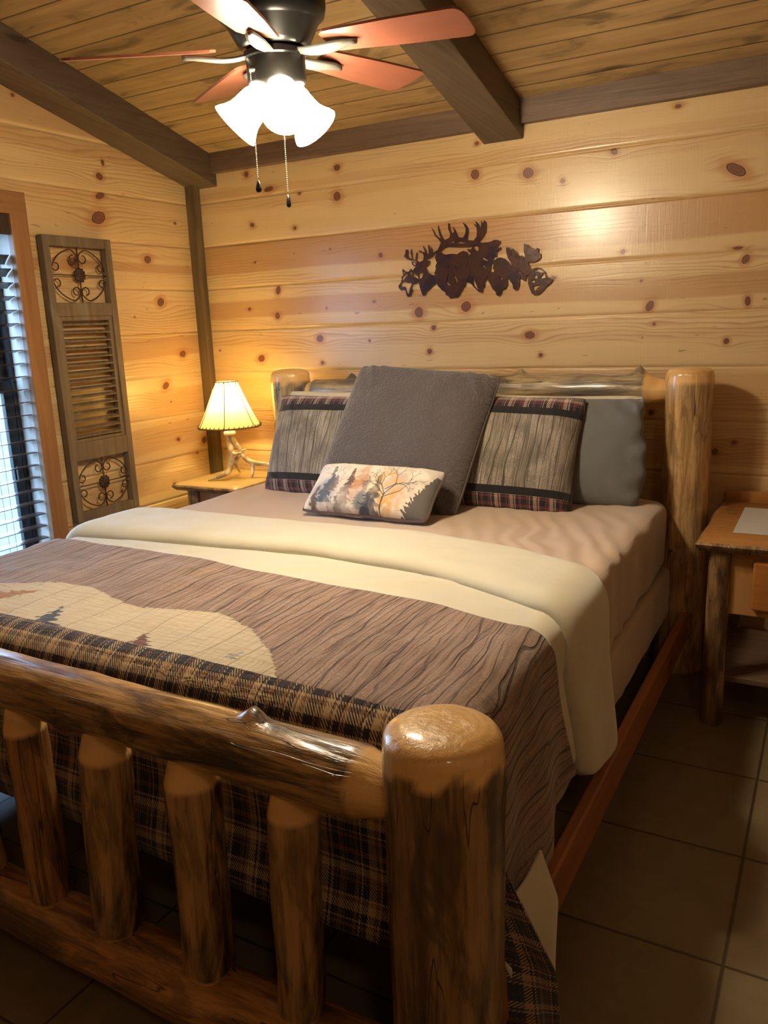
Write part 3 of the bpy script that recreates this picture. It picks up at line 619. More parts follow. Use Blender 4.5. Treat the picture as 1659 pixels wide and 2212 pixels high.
# ---------------------------------------------------------------- log furniture
def log(name,p0,p1,r0,r1,mat,parent=None,seed=0,bumpy=.07,bend=(0,0,0),ends=('flat','flat'),n=48,m=None,tenon=(0,0),tr=.62,knobs=(),oval=1.0):
    """hand-peeled log from p0 to p1; ends: 'dome','tenon','flat'; object Z axis runs along the log"""
    p0=Vector(p0);p1=Vector(p1);d=p1-p0;L=d.length
    q=d.to_track_quat('Z','Y').to_matrix()
    m=m or max(10,int(L/.018)); V=[];cut=[];ring=[]
    prof=[]
    for i in range(m+1):
        t=i/m; z=L*t; r=r0+(r1-r0)*t; c=0.0
        for e,zz in ((0,z),(1,L-z)):
            if ends[e]=='tenon':
                l=tenon[e]
                if zz<l: f=zz/l; r*=tr+(1-tr)*min(1,f**1.05); c=max(c,1.0 if zz<l*.93 else .0)
        prof.append((z,r,c,False))
    def cap(which):
        z0,r,c,_=prof[0] if which==0 else prof[-1]; sgn=-1 if which==0 else 1
        kind=ends[which]; out=[]
        if kind=='dome':
            hh=r*.34
            for k in range(1,9):
                a=PI/2*k/9; out.append((z0+sgn*hh*math.sin(a),r*(math.cos(a)**.55),1.0,True))
        else:
            for f in (.985,.93,.6,.3): out.append((z0+sgn*.0015,r*f,1.0,True))
        return out
    c0=cap(0)[::-1]; c1=cap(1)
    if ends[1]=='dome':
        prof=[(z,r,max(c,min(1.,max(0.,1-(L-z)/(r*.55)))),f) for z,r,c,f in prof]
    if ends[0]=='dome':
        prof=[(z,r,1.0 if z<r*.28 else c,f) for z,r,c,f in prof]
    prof=c0+prof+c1
    bd=Vector(bend)
    for z,r,c,iscap in prof:
        if ends[1]=='dome' and r>.05: r=r*(1+.035*math.exp(-((L-z-.045)/.04)**2))
        t=min(1,max(0,z/L)); off=q.inverted()@(bd*math.sin(PI*t))
        zz=z
        for k in range(n):
            a=2*PI*k/n; ca,sa=math.cos(a),math.sin(a)
            nz=mn.noise(Vector((ca*1.6+seed*7,sa*1.6,z*5+seed)))*bumpy+mn.noise(Vector((ca*4+seed,sa*4+3,z*14)))*bumpy*.35
            if iscap or c>.5: nz*=.55
            rr_=r*(1+nz)
            for (kz,ka,kh,kr) in knobs:
                da=(a-ka+PI)%(2*PI)-PI; dd=((z-kz)/kr)**2+((da*r0)/kr)**2
                rr_+=kh*math.exp(-dd*1.6)
            V.append((off.x+rr_*ca,off.y+rr_*sa*oval,zz+off.z)); cut.append(c if (iscap or c in (0.,1.)) else min(1.,max(0.,(c+.5*mn.noise(Vector((ca*2.+seed,sa*2.,seed*3.)))-.45)*7+.5))); ring.append(r)
    mm=len(prof)
    F=[(i*n+k,i*n+(k+1)%n,(i+1)*n+(k+1)%n,(i+1)*n+k) for i in range(mm-1) for k in range(n)]+[tuple(range(n-1,-1,-1)),tuple(range((mm-1)*n,mm*n))]
    return mk(name,V,F,mat,parent,True,origin=p0,attrs=dict(cut=cut,ring=ring),rot=q)
LOGA=m_log('varnished_log_amber',(.19,.098,.034),(.31,.18,.07),(.035,.018,.010),0,1.,.55)
LOGB=m_log('varnished_log_knotty',(.25,.125,.042),(.46,.27,.105),(.028,.014,.008),.0,4.,.8)
LOGG=m_log('varnished_log_greyed',(.24,.155,.08),(.42,.31,.17),(.03,.022,.018),.8,7.,.6)
LOGD=m_log('dark_bark_log',(.16,.08,.035),(.26,.15,.07),(.03,.015,.008),0,9.,.6)
LOGR=m_log('red_amber_log',(.27,.11,.03),(.42,.20,.06),(.05,.02,.008),0,12.,.7)
LOGP=m_log('pale_post_log',(.36,.20,.080),(.58,.37,.17),(.06,.03,.014),0,15.,.05)
bed=thing('log_bed',(1.615,-1.3,0),'large varnished log bed frame with round posts, headboard against the plank wall','bed frame')
hr=.088
log('headboard_post',(2.530,-.20,0),(2.530,-.20,1.17),.093,.086,LOGP,bed,3,.06,ends=('flat','dome'))
log('headboard_post',(.700,-.20,0),(.700,-.20,1.175),.100,.094,LOGG,bed,5,.09,ends=('flat','dome'),knobs=((.92,3.4,.035,.05),(.80,3.3,.02,.05)))
log('headboard_top_rail',(.77,-.19,1.095),(2.46,-.19,1.11),.055,.060,LOGG,bed,8,.10,(0,0,.012),('tenon','tenon'),tenon=(.07,.10),m=120,knobs=((1.575,1.5,.034,.027),(1.095,1.5,.024,.026),(.27,1.5,.028,.026)))
log('headboard_bottom_rail',(.77,-.17,.42),(2.46,-.17,.42),.055,.055,LOGA,bed,9,.08,ends=('tenon','tenon'),tenon=(.08,.08))
for i in range(7):
    x=.97+.21*i
    log('headboard_spindle',(x,-.19,.45),(x,-.19,1.07),.03,.032,LOGA,bed,20+i,.08,n=20,ends=('tenon','tenon'),tenon=(.05,.05))
# footboard
log('footboard_post',(2.546,-2.45,0),(2.546,-2.45,.800),.091,.089,LOGA,bed,41,.05,ends=('flat','dome'),n=64,m=60,knobs=((.20,-1.2,.02,.03),))
log('footboard_post',(.69,-2.45,0),(.69,-2.45,.79),.091,.089,LOGA,bed,42,.05,ends=('flat','dome'))
log('footboard_top_rail',(.76,-2.45,.70),(2.475,-2.45,.693),.054,.060,LOGB,bed,44,.09,(0,0,.006),('tenon','tenon'),n=56,m=130,tenon=(.08,.085),tr=.66,knobs=((.985,-2.2,.012,.035),(1.425,1.45,.022,.023),(.62,1.2,.010,.03)))
log('footboard_bottom_rail',(.76,-2.45,.135),(2.475,-2.45,.12),.062,.072,LOGR,bed,46,.11,(0,0,.0),('tenon','tenon'),n=48,m=110,tenon=(.06,.06))
sp=[(2.262,2.248,.046,51,LOGB),(2.035,2.030,.052,52,LOGB),(1.812,1.778,.052,53,LOGB),(1.568,1.572,.045,54,LOGR),(1.335,1.35,.047,55,LOGB),(1.11,1.10,.047,56,LOGB),(.90,.91,.045,57,LOGR)]
for xt,xb_,r,sd,mt in sp:
    log('footboard_spindle',(xb_,-2.45,.165),(xt,-2.452,.662),r*.92,r,mt,bed,sd,.12,ends=('tenon','tenon'),n=36,m=44,tenon=(.03,.065),tr=.68)
RAIL=m_plank('red_stained_rail',(.38,.135,.042),(.29,.10,.03),'Y',9.,4.5,.4,seam=False,blot=(.12,.04,.015),amt=.4,across='Z')
MB().box((2.548,-2.40,.148),(2.578,-.24,.262)).mk('side_rail',RAIL,bed,bevel=.005)
MB().box((.62,-2.40,.148),(.65,-.24,.262)).mk('side_rail',RAIL,bed,bevel=.005)
b=MB()
for y in (-2.0,-1.3,-.6): b.box((.66,y-.05,.20),(2.49,y+.05,.235))
b.mk('cross_slats',RAIL,bed)

# ---------------------------------------------------------------- mattress & bedding
X0,X1,YFT,YHD,ZT,RR=.665,2.488,-2.285,-.27,.703,.055
def surf(U,V,h,wx=0.0,flare=.05):
    U=np.asarray(U,float);V=np.asarray(V,float)
    du=np.maximum(U-(X1-RR),0); dl=np.maximum((X0+RR)-U,0); dv=np.maximum((YFT+RR)-V,0)
    ex=du-dl; rho=np.hypot(ex,dv)+1e-9; cx_=ex/rho; cy_=-dv/rho
    R=RR+h; a=np.minimum(rho/RR,PI/2); drop=R*(1-np.cos(a))+np.maximum(rho-RR*PI/2,0)
    dvv=np.maximum(rho-RR*PI/2,0)
    hor=R*np.sin(a)+flare*np.minimum(dvv,.5)+wx*dvv*np.sin(V*23+U*3)*.6
    bx=np.clip(U,X0+RR,X1-RR); by=np.maximum(V,YFT+RR)
    return np.stack([bx+cx_*hor,by+cy_*hor,ZT+h-drop],-1)
SHEET=m_fabric('taupe_sheet_fabric',(.52,.385,.285),.8,700,.1)
def boxmattress(name,x0,x1,y0,y1,z0,z1,r,mat,label,wr=0.0):
    # rounded box via superellipse-ish grid: cube sphere projected
    n=40; V=[];F=[]
    m=MB()
    def face(ax,sg,na,nb):
        A=np.linspace(-1,1,na);B=np.linspace(-1,1,nb); P=np.zeros((na,nb,3)); o=[i for i in range(3) if i!=ax]
        P[...,ax]=sg; P[...,o[0]]=A[:,None]; P[...,o[1]]=B[None,:]
        return P
    hs=np.array([(x1-x0)/2,(y1-y0)/2,(z1-z0)/2]); c=np.array([(x0+x1)/2,(y0+y1)/2,(z0+z1)/2])
    allv=[];allf=[];k=0;Us=[];Vs=[]
    for ax,sg,na,nb in ((2,1,150,160),(0,1,160,26),(0,-1,160,26),(1,1,150,26),(1,-1,150,26),(2,-1,30,30)):
        P=face(ax,sg,na,nb)*hs
        inner=np.clip(P,-(hs-r),(hs-r)); d=P-inner; ln=np.linalg.norm(d,axis=-1,keepdims=True)+1e-9
        Q=inner+d/ln*np.minimum(ln,r)
        nrm=d/ln
        W=Q+c
        if wr:
            wv=fbm(W[...,0]*5+W[...,1]*2.2,W[...,1]*1.2-W[...,0]*.6+W[...,2]*2,3)*.013*wr
            rid=np.sin((W[...,0]*1.0+W[...,1]*.45)*75+fbm(W[...,0]*3,W[...,1]*3)*9)*.0040*np.clip((W[...,0]-1.70)*2.0,0,1)*wr*np.clip((-.45-W[...,1])*4,0,1)
            W=W+nrm*(wv+rid)[...,None]
        f=gridfaces(na,nb)
        e1=np.array([1,0,0]) 
        # orient outward
        a=W[1,0]-W[0,0]; b_=W[0,1]-W[0,0]; m_=np.cross(W[na//2+1,nb//2]-W[na//2,nb//2],W[na//2,nb//2+1]-W[na//2,nb//2])
        if m_[ax]*sg<0: f=f[:,::-1]
        allv.append(W.reshape(-1,3)); allf.append(f+k); k+=na*nb
        Us.append((W[...,0]+W[...,2]).ravel()); Vs.append(W[...,1].ravel())
    o=mk(name,np.concatenate(allv),np.concatenate(allf),mat,None,True,origin=((x0+x1)/2,(y0+y1)/2,z0),attrs=dict(U=np.concatenate(Us),V=np.concatenate(Vs)))
    return tag(o,label,name.replace('_',' '))
boxmattress('mattress',X0,X1,YFT,YHD,.425,ZT,.05,SHEET,'thick mattress in a smooth taupe fitted sheet on the log bed',1.0)
boxmattress('box_spring',X0-.012,X1+.016,YFT,YHD+.03,.237,.432,.02,SHEET,'taupe-covered box spring under the mattress inside the side rails',.3)

def sheet(name,Ufun,Vfun,nu,nv,h,mat,parent,hfun=None,flare=.05,wr=.004,attrs=None,wx=0.,thick=.006,extra=None):
    t=np.linspace(0,1,nu)[:,None]*np.ones((1,nv)); s=np.linspace(0,1,nv)[None,:]*np.ones((nu,1))
    V=Vfun(t,s); U=Ufun(t,s,V)
    hh=h+(hfun(t,s,U,V) if hfun is not None else 0)+wr*fbm(U*4+V*1.5,V*4-U,3)*np.minimum(1,1)
    P=surf(U,V,hh,wx,flare)
    if extra is not None: P=extra(P,U,V,t,s)
    f=gridfaces(nu,nv)
    a=P[nu//2+1,nv//2]-P[nu//2,nv//2]; b_=P[nu//2,nv//2+1]-P[nu//2,nv//2]
    if np.cross(a,b_)[2]<0: f=f[:,::-1]
    at={'U':U.ravel(),'V':V.ravel()}
    if attrs: 
        for k,fn in attrs.items(): at[k]=fn(U,V).reshape(-1,3) if k=='prt' else fn(U,V).ravel()
    o=mk(name,P.reshape(-1,3),f,mat,parent,True,origin=(1.6,-1.9,.7) if parent is None else None,attrs=at)
    sd=o.modifiers.new('solid','SOLIDIFY'); sd.thickness=thick; sd.offset=-1
    return o
# fleece blanket
g=G('cream_fleece'); U=g.at('U');V=g.at('V'); v=g.xyz(U,V,0.)
n=g.noise(v,5,4,.6); n2=g.noise(v,420,2,.6)
g.set('col',g.mix(n,(.54,.485,.345),(.66,.60,.45))); g.set('rough',.85); g.set('sheen',.6); g.bump(g.M('ADD',g.M('MULTIPLY',n2,.3),n),.35,.006); CREAM=g.m
fb=None
UL=X0-.20
fb_top=lambda U:-1.40+0*U
def Vf(t,s): return (1-s)*-1.35+s*(-2.655-.01*np.sin(t*17))
def Uf(t,s,V):
    end=X1-RR+.41+.03*np.sin(V*9)
    k=np.clip((V-(YFT+RR))/-.34,0,1); end=np.where(V<YFT+RR,(X1-RR)+.41*np.sqrt(np.clip(1-k**2,0,1)),end)
    return UL+(end-UL)*t
fb=sheet('fleece_blanket',Uf,Vf,180,130,.010,CREAM,None,wr=.004,thick=.005,flare=.06,wx=.06,
   hfun=lambda t,s,U,V:.007*np.clip(np.sin(U*13+fbm(U*3,V*6)*5),0,1)*np.clip((V+1.75)/.12,0,1)*np.clip((-1.5-V)/.05,0,1))
tag(fb,'cream fleece blanket lying over the lower half of the bed, top edge folded back','blanket')
# folded-back top of the blanket
def vt(U):
    d=U
    return interp(d,[.3,.60,.75,1.86,2.20,2.40,2.47,2.60,2.85],[-1.34,-1.24,-1.19,-1.165,-1.235,-1.33,-1.38,-1.41,-1.36])
def vb(U): return interp(U,[.3,.60,1.16,1.68,2.10,2.36,2.47,2.60,2.85],[-1.62,-1.58,-1.50,-1.455,-1.50,-1.60,-1.66,-1.70,-1.66])
def smooth1(fn):
    xs=np.linspace(.2,3.0,400); ys=fn(xs); k=np.hanning(41); k/=k.sum(); yp=np.convolve(np.pad(ys,20,'edge'),k,'valid'); return lambda U:np.interp(U,xs,yp)
vt2,vb2=smooth1(vt),smooth1(vb)
UE=X1-RR+.455
def Uf2(t,s,V):
    e=UE+.06*(1-s)-.04*(np.abs(2*s-1))**5
    return (X0-.12)+(e-(X0-.12))*t
def Vf2(t,s):
    U0=(X0-.12)+(UE-(X0-.12))*t
    return vt2(U0)*(1-s)+vb2(U0)*s
def hf2(t,s,U,V):
    e=1-np.abs(2*s-1)**7; ee=1-np.clip((t-.975)/.025,0,1)**3
    return .046*np.sqrt(np.clip(e,0,1))*np.sqrt(np.clip(ee,0,1))-.006+.004*fbm(U*7,V*9)
fo=sheet('folded_edge',Uf2,Vf2,220,48,.012,CREAM,fb,hfun=hf2,flare=.09,wr=.004,thick=.004)
# quilt
PATCH= [(0.966, -2.086), (0.985, -2.063), (1.061, -2.024), (1.164, -1.983), (1.278, -1.986), (1.372, -2.018), (1.491, -2.043), (1.551, -2.029), (1.659, -2.004), (1.726, -1.994), (1.873, -2.05), (1.992, -2.143), (2.067, -2.22), (2.141, -2.304), (2.012, -2.285), (1.729, -2.269), (1.455, -2.249), (1.227, -2.239), (1.168, -2.241)]
def sdpoly(X,Y,poly):
    P=np.array(poly); d=np.full(X.shape,1e9); ins=np.zeros(X.shape,bool)
    for i in range(len(P)):
        a=P[i];b=P[(i+1)%len(P)]; e=b-a; wx_=X-a[0]; wy=Y-a[1]
        t=np.clip((wx_*e[0]+wy*e[1])/(e@e+1e-12),0,1); d=np.minimum(d,np.hypot(wx_-e[0]*t,wy-e[1]*t))
        c=((a[1]<=Y)&(b[1]>Y))|((b[1]<=Y)&(a[1]>Y))
        xi=a[0]+(Y-a[1])/(b[1]-a[1]+1e-12)*e[0]; ins^=c&(X<xi)
    return np.where(ins,d,-d)
def treed(X,Y,tip,base,w):
    tip=np.array(tip);base=np.array(base); ax=base-tip; L=np.hypot(*ax); ax=ax/L; px=np.array([-ax[1],ax[0]])
    u=((X-tip[0])*ax[0]+(Y-tip[1])*ax[1])/L; v=np.abs((X-tip[0])*px[0]+(Y-tip[1])*px[1])
    fr=(u*5)%1.0; hw=w*u*(.35+.65*fr)+.002
    return np.where((u>0)&(u<1),hw-v,-.05)
def prt(U,V):
    C=np.zeros(U.shape+(3,)); C[...]=(-1,0,0)
    cols=[(.035,.045,.06),(.13,.055,.04),(.36,.28,.24),(.35,.15,.06)]
    tr_=[((1.303,-2.105),(1.372,-2.245),.065),((1.643,-2.150),(1.705,-2.26),.05),((1.945,-2.165),(1.93,-2.21),.03),((1.15,-2.05),(1.05,-2.16),.07)]
    for c,(a,b_,w_) in zip(cols,tr_):
        d=treed(U,V,a,b_,w_)+.004*vn(U*260,V*260)
        C[d>0]=c
    return C
def vq_top(U): return interp(U,[.3,.58,1.09,1.68,2.13,2.38,2.45,2.6,2.9],[-1.66,-1.645,-1.63,-1.68,-1.72,-1.785,-1.79,-1.76,-1.71])
vq=smooth1(vq_top)
VB=YFT+RR-.445
def Vq(t,s):
    U0=UL+(X1+.35-UL)*t
    return vq(U0)*(1-s)+VB*s
def Uq(t,s,V):
    e=X1-RR+interp(V,[-2.30,-2.2,-2.06,-1.9,-1.8,-1.6],[.58,.58,.565,.48,.40,.375])
    k=np.clip((YFT+RR-V)/.40,0,1); e=np.where(V<YFT+RR,(X1-RR)+.58*np.clip(1-k**3.0,0,1)**.5,e)
    return UL+(e-UL)*t
g=G('woodgrain_quilt'); U=g.at('U');V=g.at('V')
wc,st,ln=woodprint(g,U,V,(.165,.10,.076),(.33,.225,.17),(.05,.026,.020),lines=44.,warp=.045)
pc=plaid_col(g,U,V,.175,(.44,.30,.155),(.20,.10,.04),(.020,.016,.018),(.17,.065,.03))
pa=g.at('patch'); jag=g.M('MULTIPLY',g.M('SUBTRACT',g.noise(g.xyz(g.M('MULTIPLY',U,22.),g.M('MULTIPLY',V,150.),0.),1,1,.5),.5),.022)
ins=g.sm(g.M('ADD',pa,jag),-.0008,.0008)
cream=g.mix(g.noise(g.xyz(U,V,0.),9,3),(.58,.49,.345),(.49,.40,.275))
# quilting stitch lines on the patch
qs=g.M('PINGPONG',g.M('ADD',g.M('MULTIPLY',U,9.5),g.M('MULTIPLY',g.noise(g.xyz(U,V,0.),3,1),.8)),.5)
stl=g.M('SUBTRACT',1.0,g.sm(qs,.0,.03))
cream=g.mix(g.M('MULTIPLY',stl,.5),cream,(.25,.18,.12))
pr_=g.at('prt',0); ps=g.sep(pr_)
istree=g.M('GREATER_THAN',ps[0],0.0)
cream=g.mix(istree,cream,pr_)
c=g.mix(ins,wc,cream)
isp=g.sm(g.at('brd'),-.001,.001)
c=g.mix(isp,c,pc)
g.set('col',c); g.set('rough',.88); g.set('sheen',.25); g.set('spec',.2)
qz=g.noise(g.xyz(g.M('MULTIPLY',U,12.),g.M('MULTIPLY',V,70.),0.),1,3,.6)
g.bump(g.M('ADD',g.M('MULTIPLY',g.M('ADD',ln,stl),-.5),g.M('MULTIPLY',qz,g.M('ADD',.5,g.M('MULTIPLY',ins,1.4)))),.7,.007)
QM=g.m
def brd(U,V):
    d=(-2.222+.0-.03*(U-1.4)*.9)-V
    corner=np.clip((U-(X1-RR))/.02,0,1)
    return np.where(corner>0, -1.0+0*d, d)-0*U
def qwr(t,s,U,V): return .010*np.clip(fbm(U*5,V*10,2)+.1,0,1)*(V>-2.2)
quilt=sheet('woodgrain_quilt',Uq,Vq,260,170,.022,QM,None,hfun=qwr,flare=.085,wr=.006,wx=.06,thick=.007,
  attrs=dict(patch=lambda U,V:sdpoly(U,V,PATCH),prt=prt,brd=brd))
tag(quilt,'brown woodgrain-print quilt with cream patch and plaid foot border draped over the bed end','quilt')
# plaid corner of the quilt hanging behind the foot post, and the blanket corner behind it
g=G('dark_plaid_cloth'); U=g.at('U');V=g.at('V'); g.set('col',plaid_col(g,U,V,.15,(.40,.26,.16),(.16,.055,.04),(.016,.016,.024),(.02,.045,.05))); g.set('rough',.9); g.set('sheen',.2); PLC=g.m
def patchmesh(name,Lc,Rc,mat,parent,bulge,nu=24,nv=50,folds=2.0,amp=.012):
    Lc=np.array(Lc,float);Rc=np.array(Rc,float)
    s=np.linspace(0,1,nv); li=np.stack([np.interp(s,np.linspace(0,1,len(Lc)),Lc[:,k]) for k in range(3)],-1); ri=np.stack([np.interp(s,np.linspace(0,1,len(Rc)),Rc[:,k]) for k in range(3)],-1)
    t=np.linspace(0,1,nu)[:,None,None]; P=li[None]*(1-t)+ri[None]*t
    tt=t[...,0]; P=P+np.array(bulge)[None,None,:]*(np.sin(PI*tt)*1.0+amp/np.linalg.norm(bulge)*np.sin(tt*2*PI*folds)*s[None,:])[...,None]
    w=np.linalg.norm(ri-li,axis=-1).mean()
    U=(t[...,0]*w+0*s[None,:]); V=(0*tt+s[None,:]*np.linalg.norm(Lc[-1]-Lc[0]))
    o=mk(name,P.reshape(-1,3),gridfaces(nu,nv),mat,parent,True,attrs=dict(U=U.ravel(),V=V.ravel()))
    sd=o.modifiers.new('solid','SOLIDIFY'); sd.thickness=.006; sd.offset=0
    return o
patchmesh('plaid_corner',[(2.49,-2.335,.56),(2.50,-2.347,.35),(2.52,-2.347,.02)],[(2.54,-2.29,.56),(2.62,-2.31,.44),(2.645,-2.195,.22),(2.64,-2.15,.06),(2.63,-2.13,.012)],PLC,quilt,(.018,.004,0))
patchmesh('blanket_corner',[(2.55,-2.28,.36),(2.58,-2.28,.27),(2.60,-2.17,.03)],[(2.57,-2.065,.37),(2.602,-2.052,.26),(2.602,-2.075,.10),(2.60,-2.10,.02)],CREAM,fb,(.010,.0,0),folds=1.5,amp=.010)

# ---------------------------------------------------------------- pillows
def pillow(name,c,w,h,T,tilt,yaw,roll,mat,label,cat='pillow',seed=0,nu=90,nv=70,ear=.05,wrk=.006,group=None,piping=None,colfn=None,pinch=.45,origin=None,ruffle=False,bottom=0.0,fl=0):
    a=np.linspace(-1,1,nu)[:,None]*np.ones((1,nv)); b=np.linspace(-1,1,nv)[None,:]*np.ones((nu,1))
    a=np.sign(a)*(1-(1-np.abs(a))**1.35); b=np.sign(b)*(1-(1-np.abs(b))**1.35)
    x=w/2*a*(1-ear*(1-b**2)*np.abs(a)**3); z=h/2*b*(1-ear*(1-a**2)*np.abs(b)**3)
    cr_=1-.045*(np.abs(a)*np.abs(b))**5; x=x*cr_; z=z*cr_
    e=(np.clip(1-np.abs(a)**3.2,0,1)**pinch)*(np.clip(1-np.abs(b)**3.2,0,1)**pinch)
    sag=1+bottom*(-b)
    wr=wrk*fbm(x*9+seed,z*9+seed*2,4)*(.3+.7*e)+wrk*.8*np.sin((x*1.3+z)*60+fbm(x*6,z*6)*8)*np.exp(-((np.abs(a)-1)**2+(np.abs(b)-1)**2)*5)
    yf=-(T/2)*e*sag+wr; yb=(T/2)*e*sag
    if ruffle: 
        k=np.clip((a-.86)/.14,0,1); x=x+k*.055*vn(b*2.6+3,b*0+2.5)+k*.010*vn(b*6,b*0); yf=yf+k*.05*vn(b*5,b*0+7.3)
        yb=yb+k*.05*vn(b*5,b*0+7.3)
    F=gridfaces(nu,nv); n=nu*nv
    P=np.concatenate([np.stack([x,yf,z],-1).reshape(-1,3),np.stack([x,yb,z],-1).reshape(-1,3)])
    FF=np.concatenate([F,F[:,::-1]+n])
    R=Matrix.Rotation(yaw,4,'Z')@Matrix.Rotation(-tilt,4,'X')@Matrix.Rotation(roll,4,'Y')
    M=np.array(R.to_3x3()); P=P@M.T+np.array(c)
    at=dict(U=np.r_[x.ravel(),x.ravel()],V=np.r_[z.ravel(),z.ravel()],side=np.r_[np.zeros(n),np.ones(n)])
    if colfn is not None:
        cc=colfn(x/w+.5,z/h+.5).reshape(-1,3); at['prt']=np.r_[cc,cc]
    # front grid winding: ensure outward (-y)
    o=mk(name,P,FF,mat,None,True,origin=tuple(c),attrs=at)
    me=o.data
    wd=o.modifiers.new('weld','WELD'); wd.merge_threshold=.0006
    tag(o,label,cat,group)
    if piping:
        pm,pr=piping; pts=[]
        idx=[(i,0) for i in range(0,nu,2)]+[(nu-1,j) for j in range(0,nv,2)]+[(i,nv-1) for i in range(nu-1,-1,-2)]+[(0,j) for j in range(nv-1,-1,-2)]
        for i,j in idx:
            p=np.array([x[i,j],(yf[i,j]+yb[i,j])/2,z[i,j]])@M.T+np.array(c)
            if not pts or np.linalg.norm(p-pts[-1])>.003: pts.append(p)
        pts.append(pts[0]); MB().tube(pts,pr,7,False).mk('piping',pm,o,True)
    return o
GREYF=m_fabric('slate_grey_cotton',(.145,.145,.143),.85,600,.1)
IVORY=m_fabric('ivory_cotton',(.62,.55,.43),.85,600,.1)
pillow('bed_pillow',(1.07,-.300,.905),.68,.42,.09,.14,0,0,IVORY,'ivory pillow propped on the headboard, rearmost on the left side of the bed',seed=1,group='ivory pillows against the headboard')
pillow('bed_pillow',(2.05,-.300,.895),.68,.42,.09,.12,0,0,IVORY,'ivory pillow propped on the headboard, rearmost on the right side of the bed',seed=2,group='ivory pillows against the headboard')
pillow('bed_pillow',(1.11,-.385,.893),.70,.41,.10,.28,0,.0,GREYF,'slate grey pillow mostly hidden behind the left plaid-edged pillow',seed=3)
pillow('bed_pillow',(2.066,-.385,.893),.715,.425,.15,.30,.0,.0,GREYF,'slate grey pillow with loose open end, showing at the right beside the headboard post',seed=4,ruffle=True,wrk=.010)
def m_sham():
    g=G('woodgrain_plaid_sham'); U=g.at('U');V=g.at('V')
    wc,st,ln=woodprint(g,U,V,(.15,.12,.095),(.35,.30,.245),(.035,.027,.022),lines=52.,warp=.008)
    bl=g.noise(g.xyz(U,V,0.),9,3,.5)
    wc=g.mix(g.M('MULTIPLY',g.sm(bl,.4,.65),.55),wc,(.075,.06,.05))
    pc=plaid_col(g,U,V,.15,(.46,.38,.30),(.17,.045,.06),(.020,.016,.018),(.19,.05,.065))
    av=g.M('ABSOLUTE',V)
    blk=g.sm(av,.1405,.1420); pl=g.sm(av,.170,.1715)
    c=g.mix(blk,wc,(.016,.014,.015)); c=g.mix(pl,c,pc)
    g.set('col',c); g.set('rough',.85); g.set('sheen',.25); g.set('spec',.2)
    q=g.noise(g.xyz(g.M('MULTIPLY',U,60.),g.M('MULTIPLY',V,14.),0.),1,3,.6)
    g.bump(g.M('SUBTRACT',q,g.M('MULTIPLY',ln,.4)),.4,.004); return g.m
SHAM=m_sham(); DP=m_flat('dark_piping',(.06,.028,.022),.8)
pillow('sham_pillow',(1.12,-.490,.888),.665,.47,.17,.42,.02,.0,SHAM,'woodgrain pillow with plaid top and bottom bands, standing left of the quilted square pillow',seed=5,piping=(DP,.0045))
pillow('sham_pillow',(1.868,-.495,.890),.665,.475,.18,.42,.03,.02,SHAM,'woodgrain pillow with plaid top and bottom bands, standing right of the quilted square pillow',seed=6,piping=(DP,.0045))
g=G('quilted_charcoal'); U=g.at('U');V=g.at('V'); v=g.xyz(U,V,0.)
vo=g.n('ShaderNodeTexVoronoi',0,{'feature':'DISTANCE_TO_EDGE'},Vector=g.n('ShaderNodeVectorMath',0,{'operation':'ADD'},i0=v,i1=g.sc(g.noise(v,30,1,.5,out=1),(.02,.02,0))),Scale=52.0)
n=g.noise(v,6,3); g.set('col',g.mix(n,(.072,.058,.058),(.092,.075,.073))); g.set('rough',.8); g.set('sheen',.35); g.set('spec',.25)
g.bump(g.M('ADD',g.sm(vo,0.,.2),g.M('MULTIPLY',g.noise(v,40,3),.8)),.4,.005)
pillow('euro_pillow',(1.522,-.595,.952),.655,.64,.19,.62,.0,.085,g.m,'large square quilted charcoal pillow leaning in the middle of the headboard',seed=7,nu=110,nv=110,wrk=.008,ear=.035,piping=(m_flat('charcoal_piping',(.09,.075,.075),.8),.004))
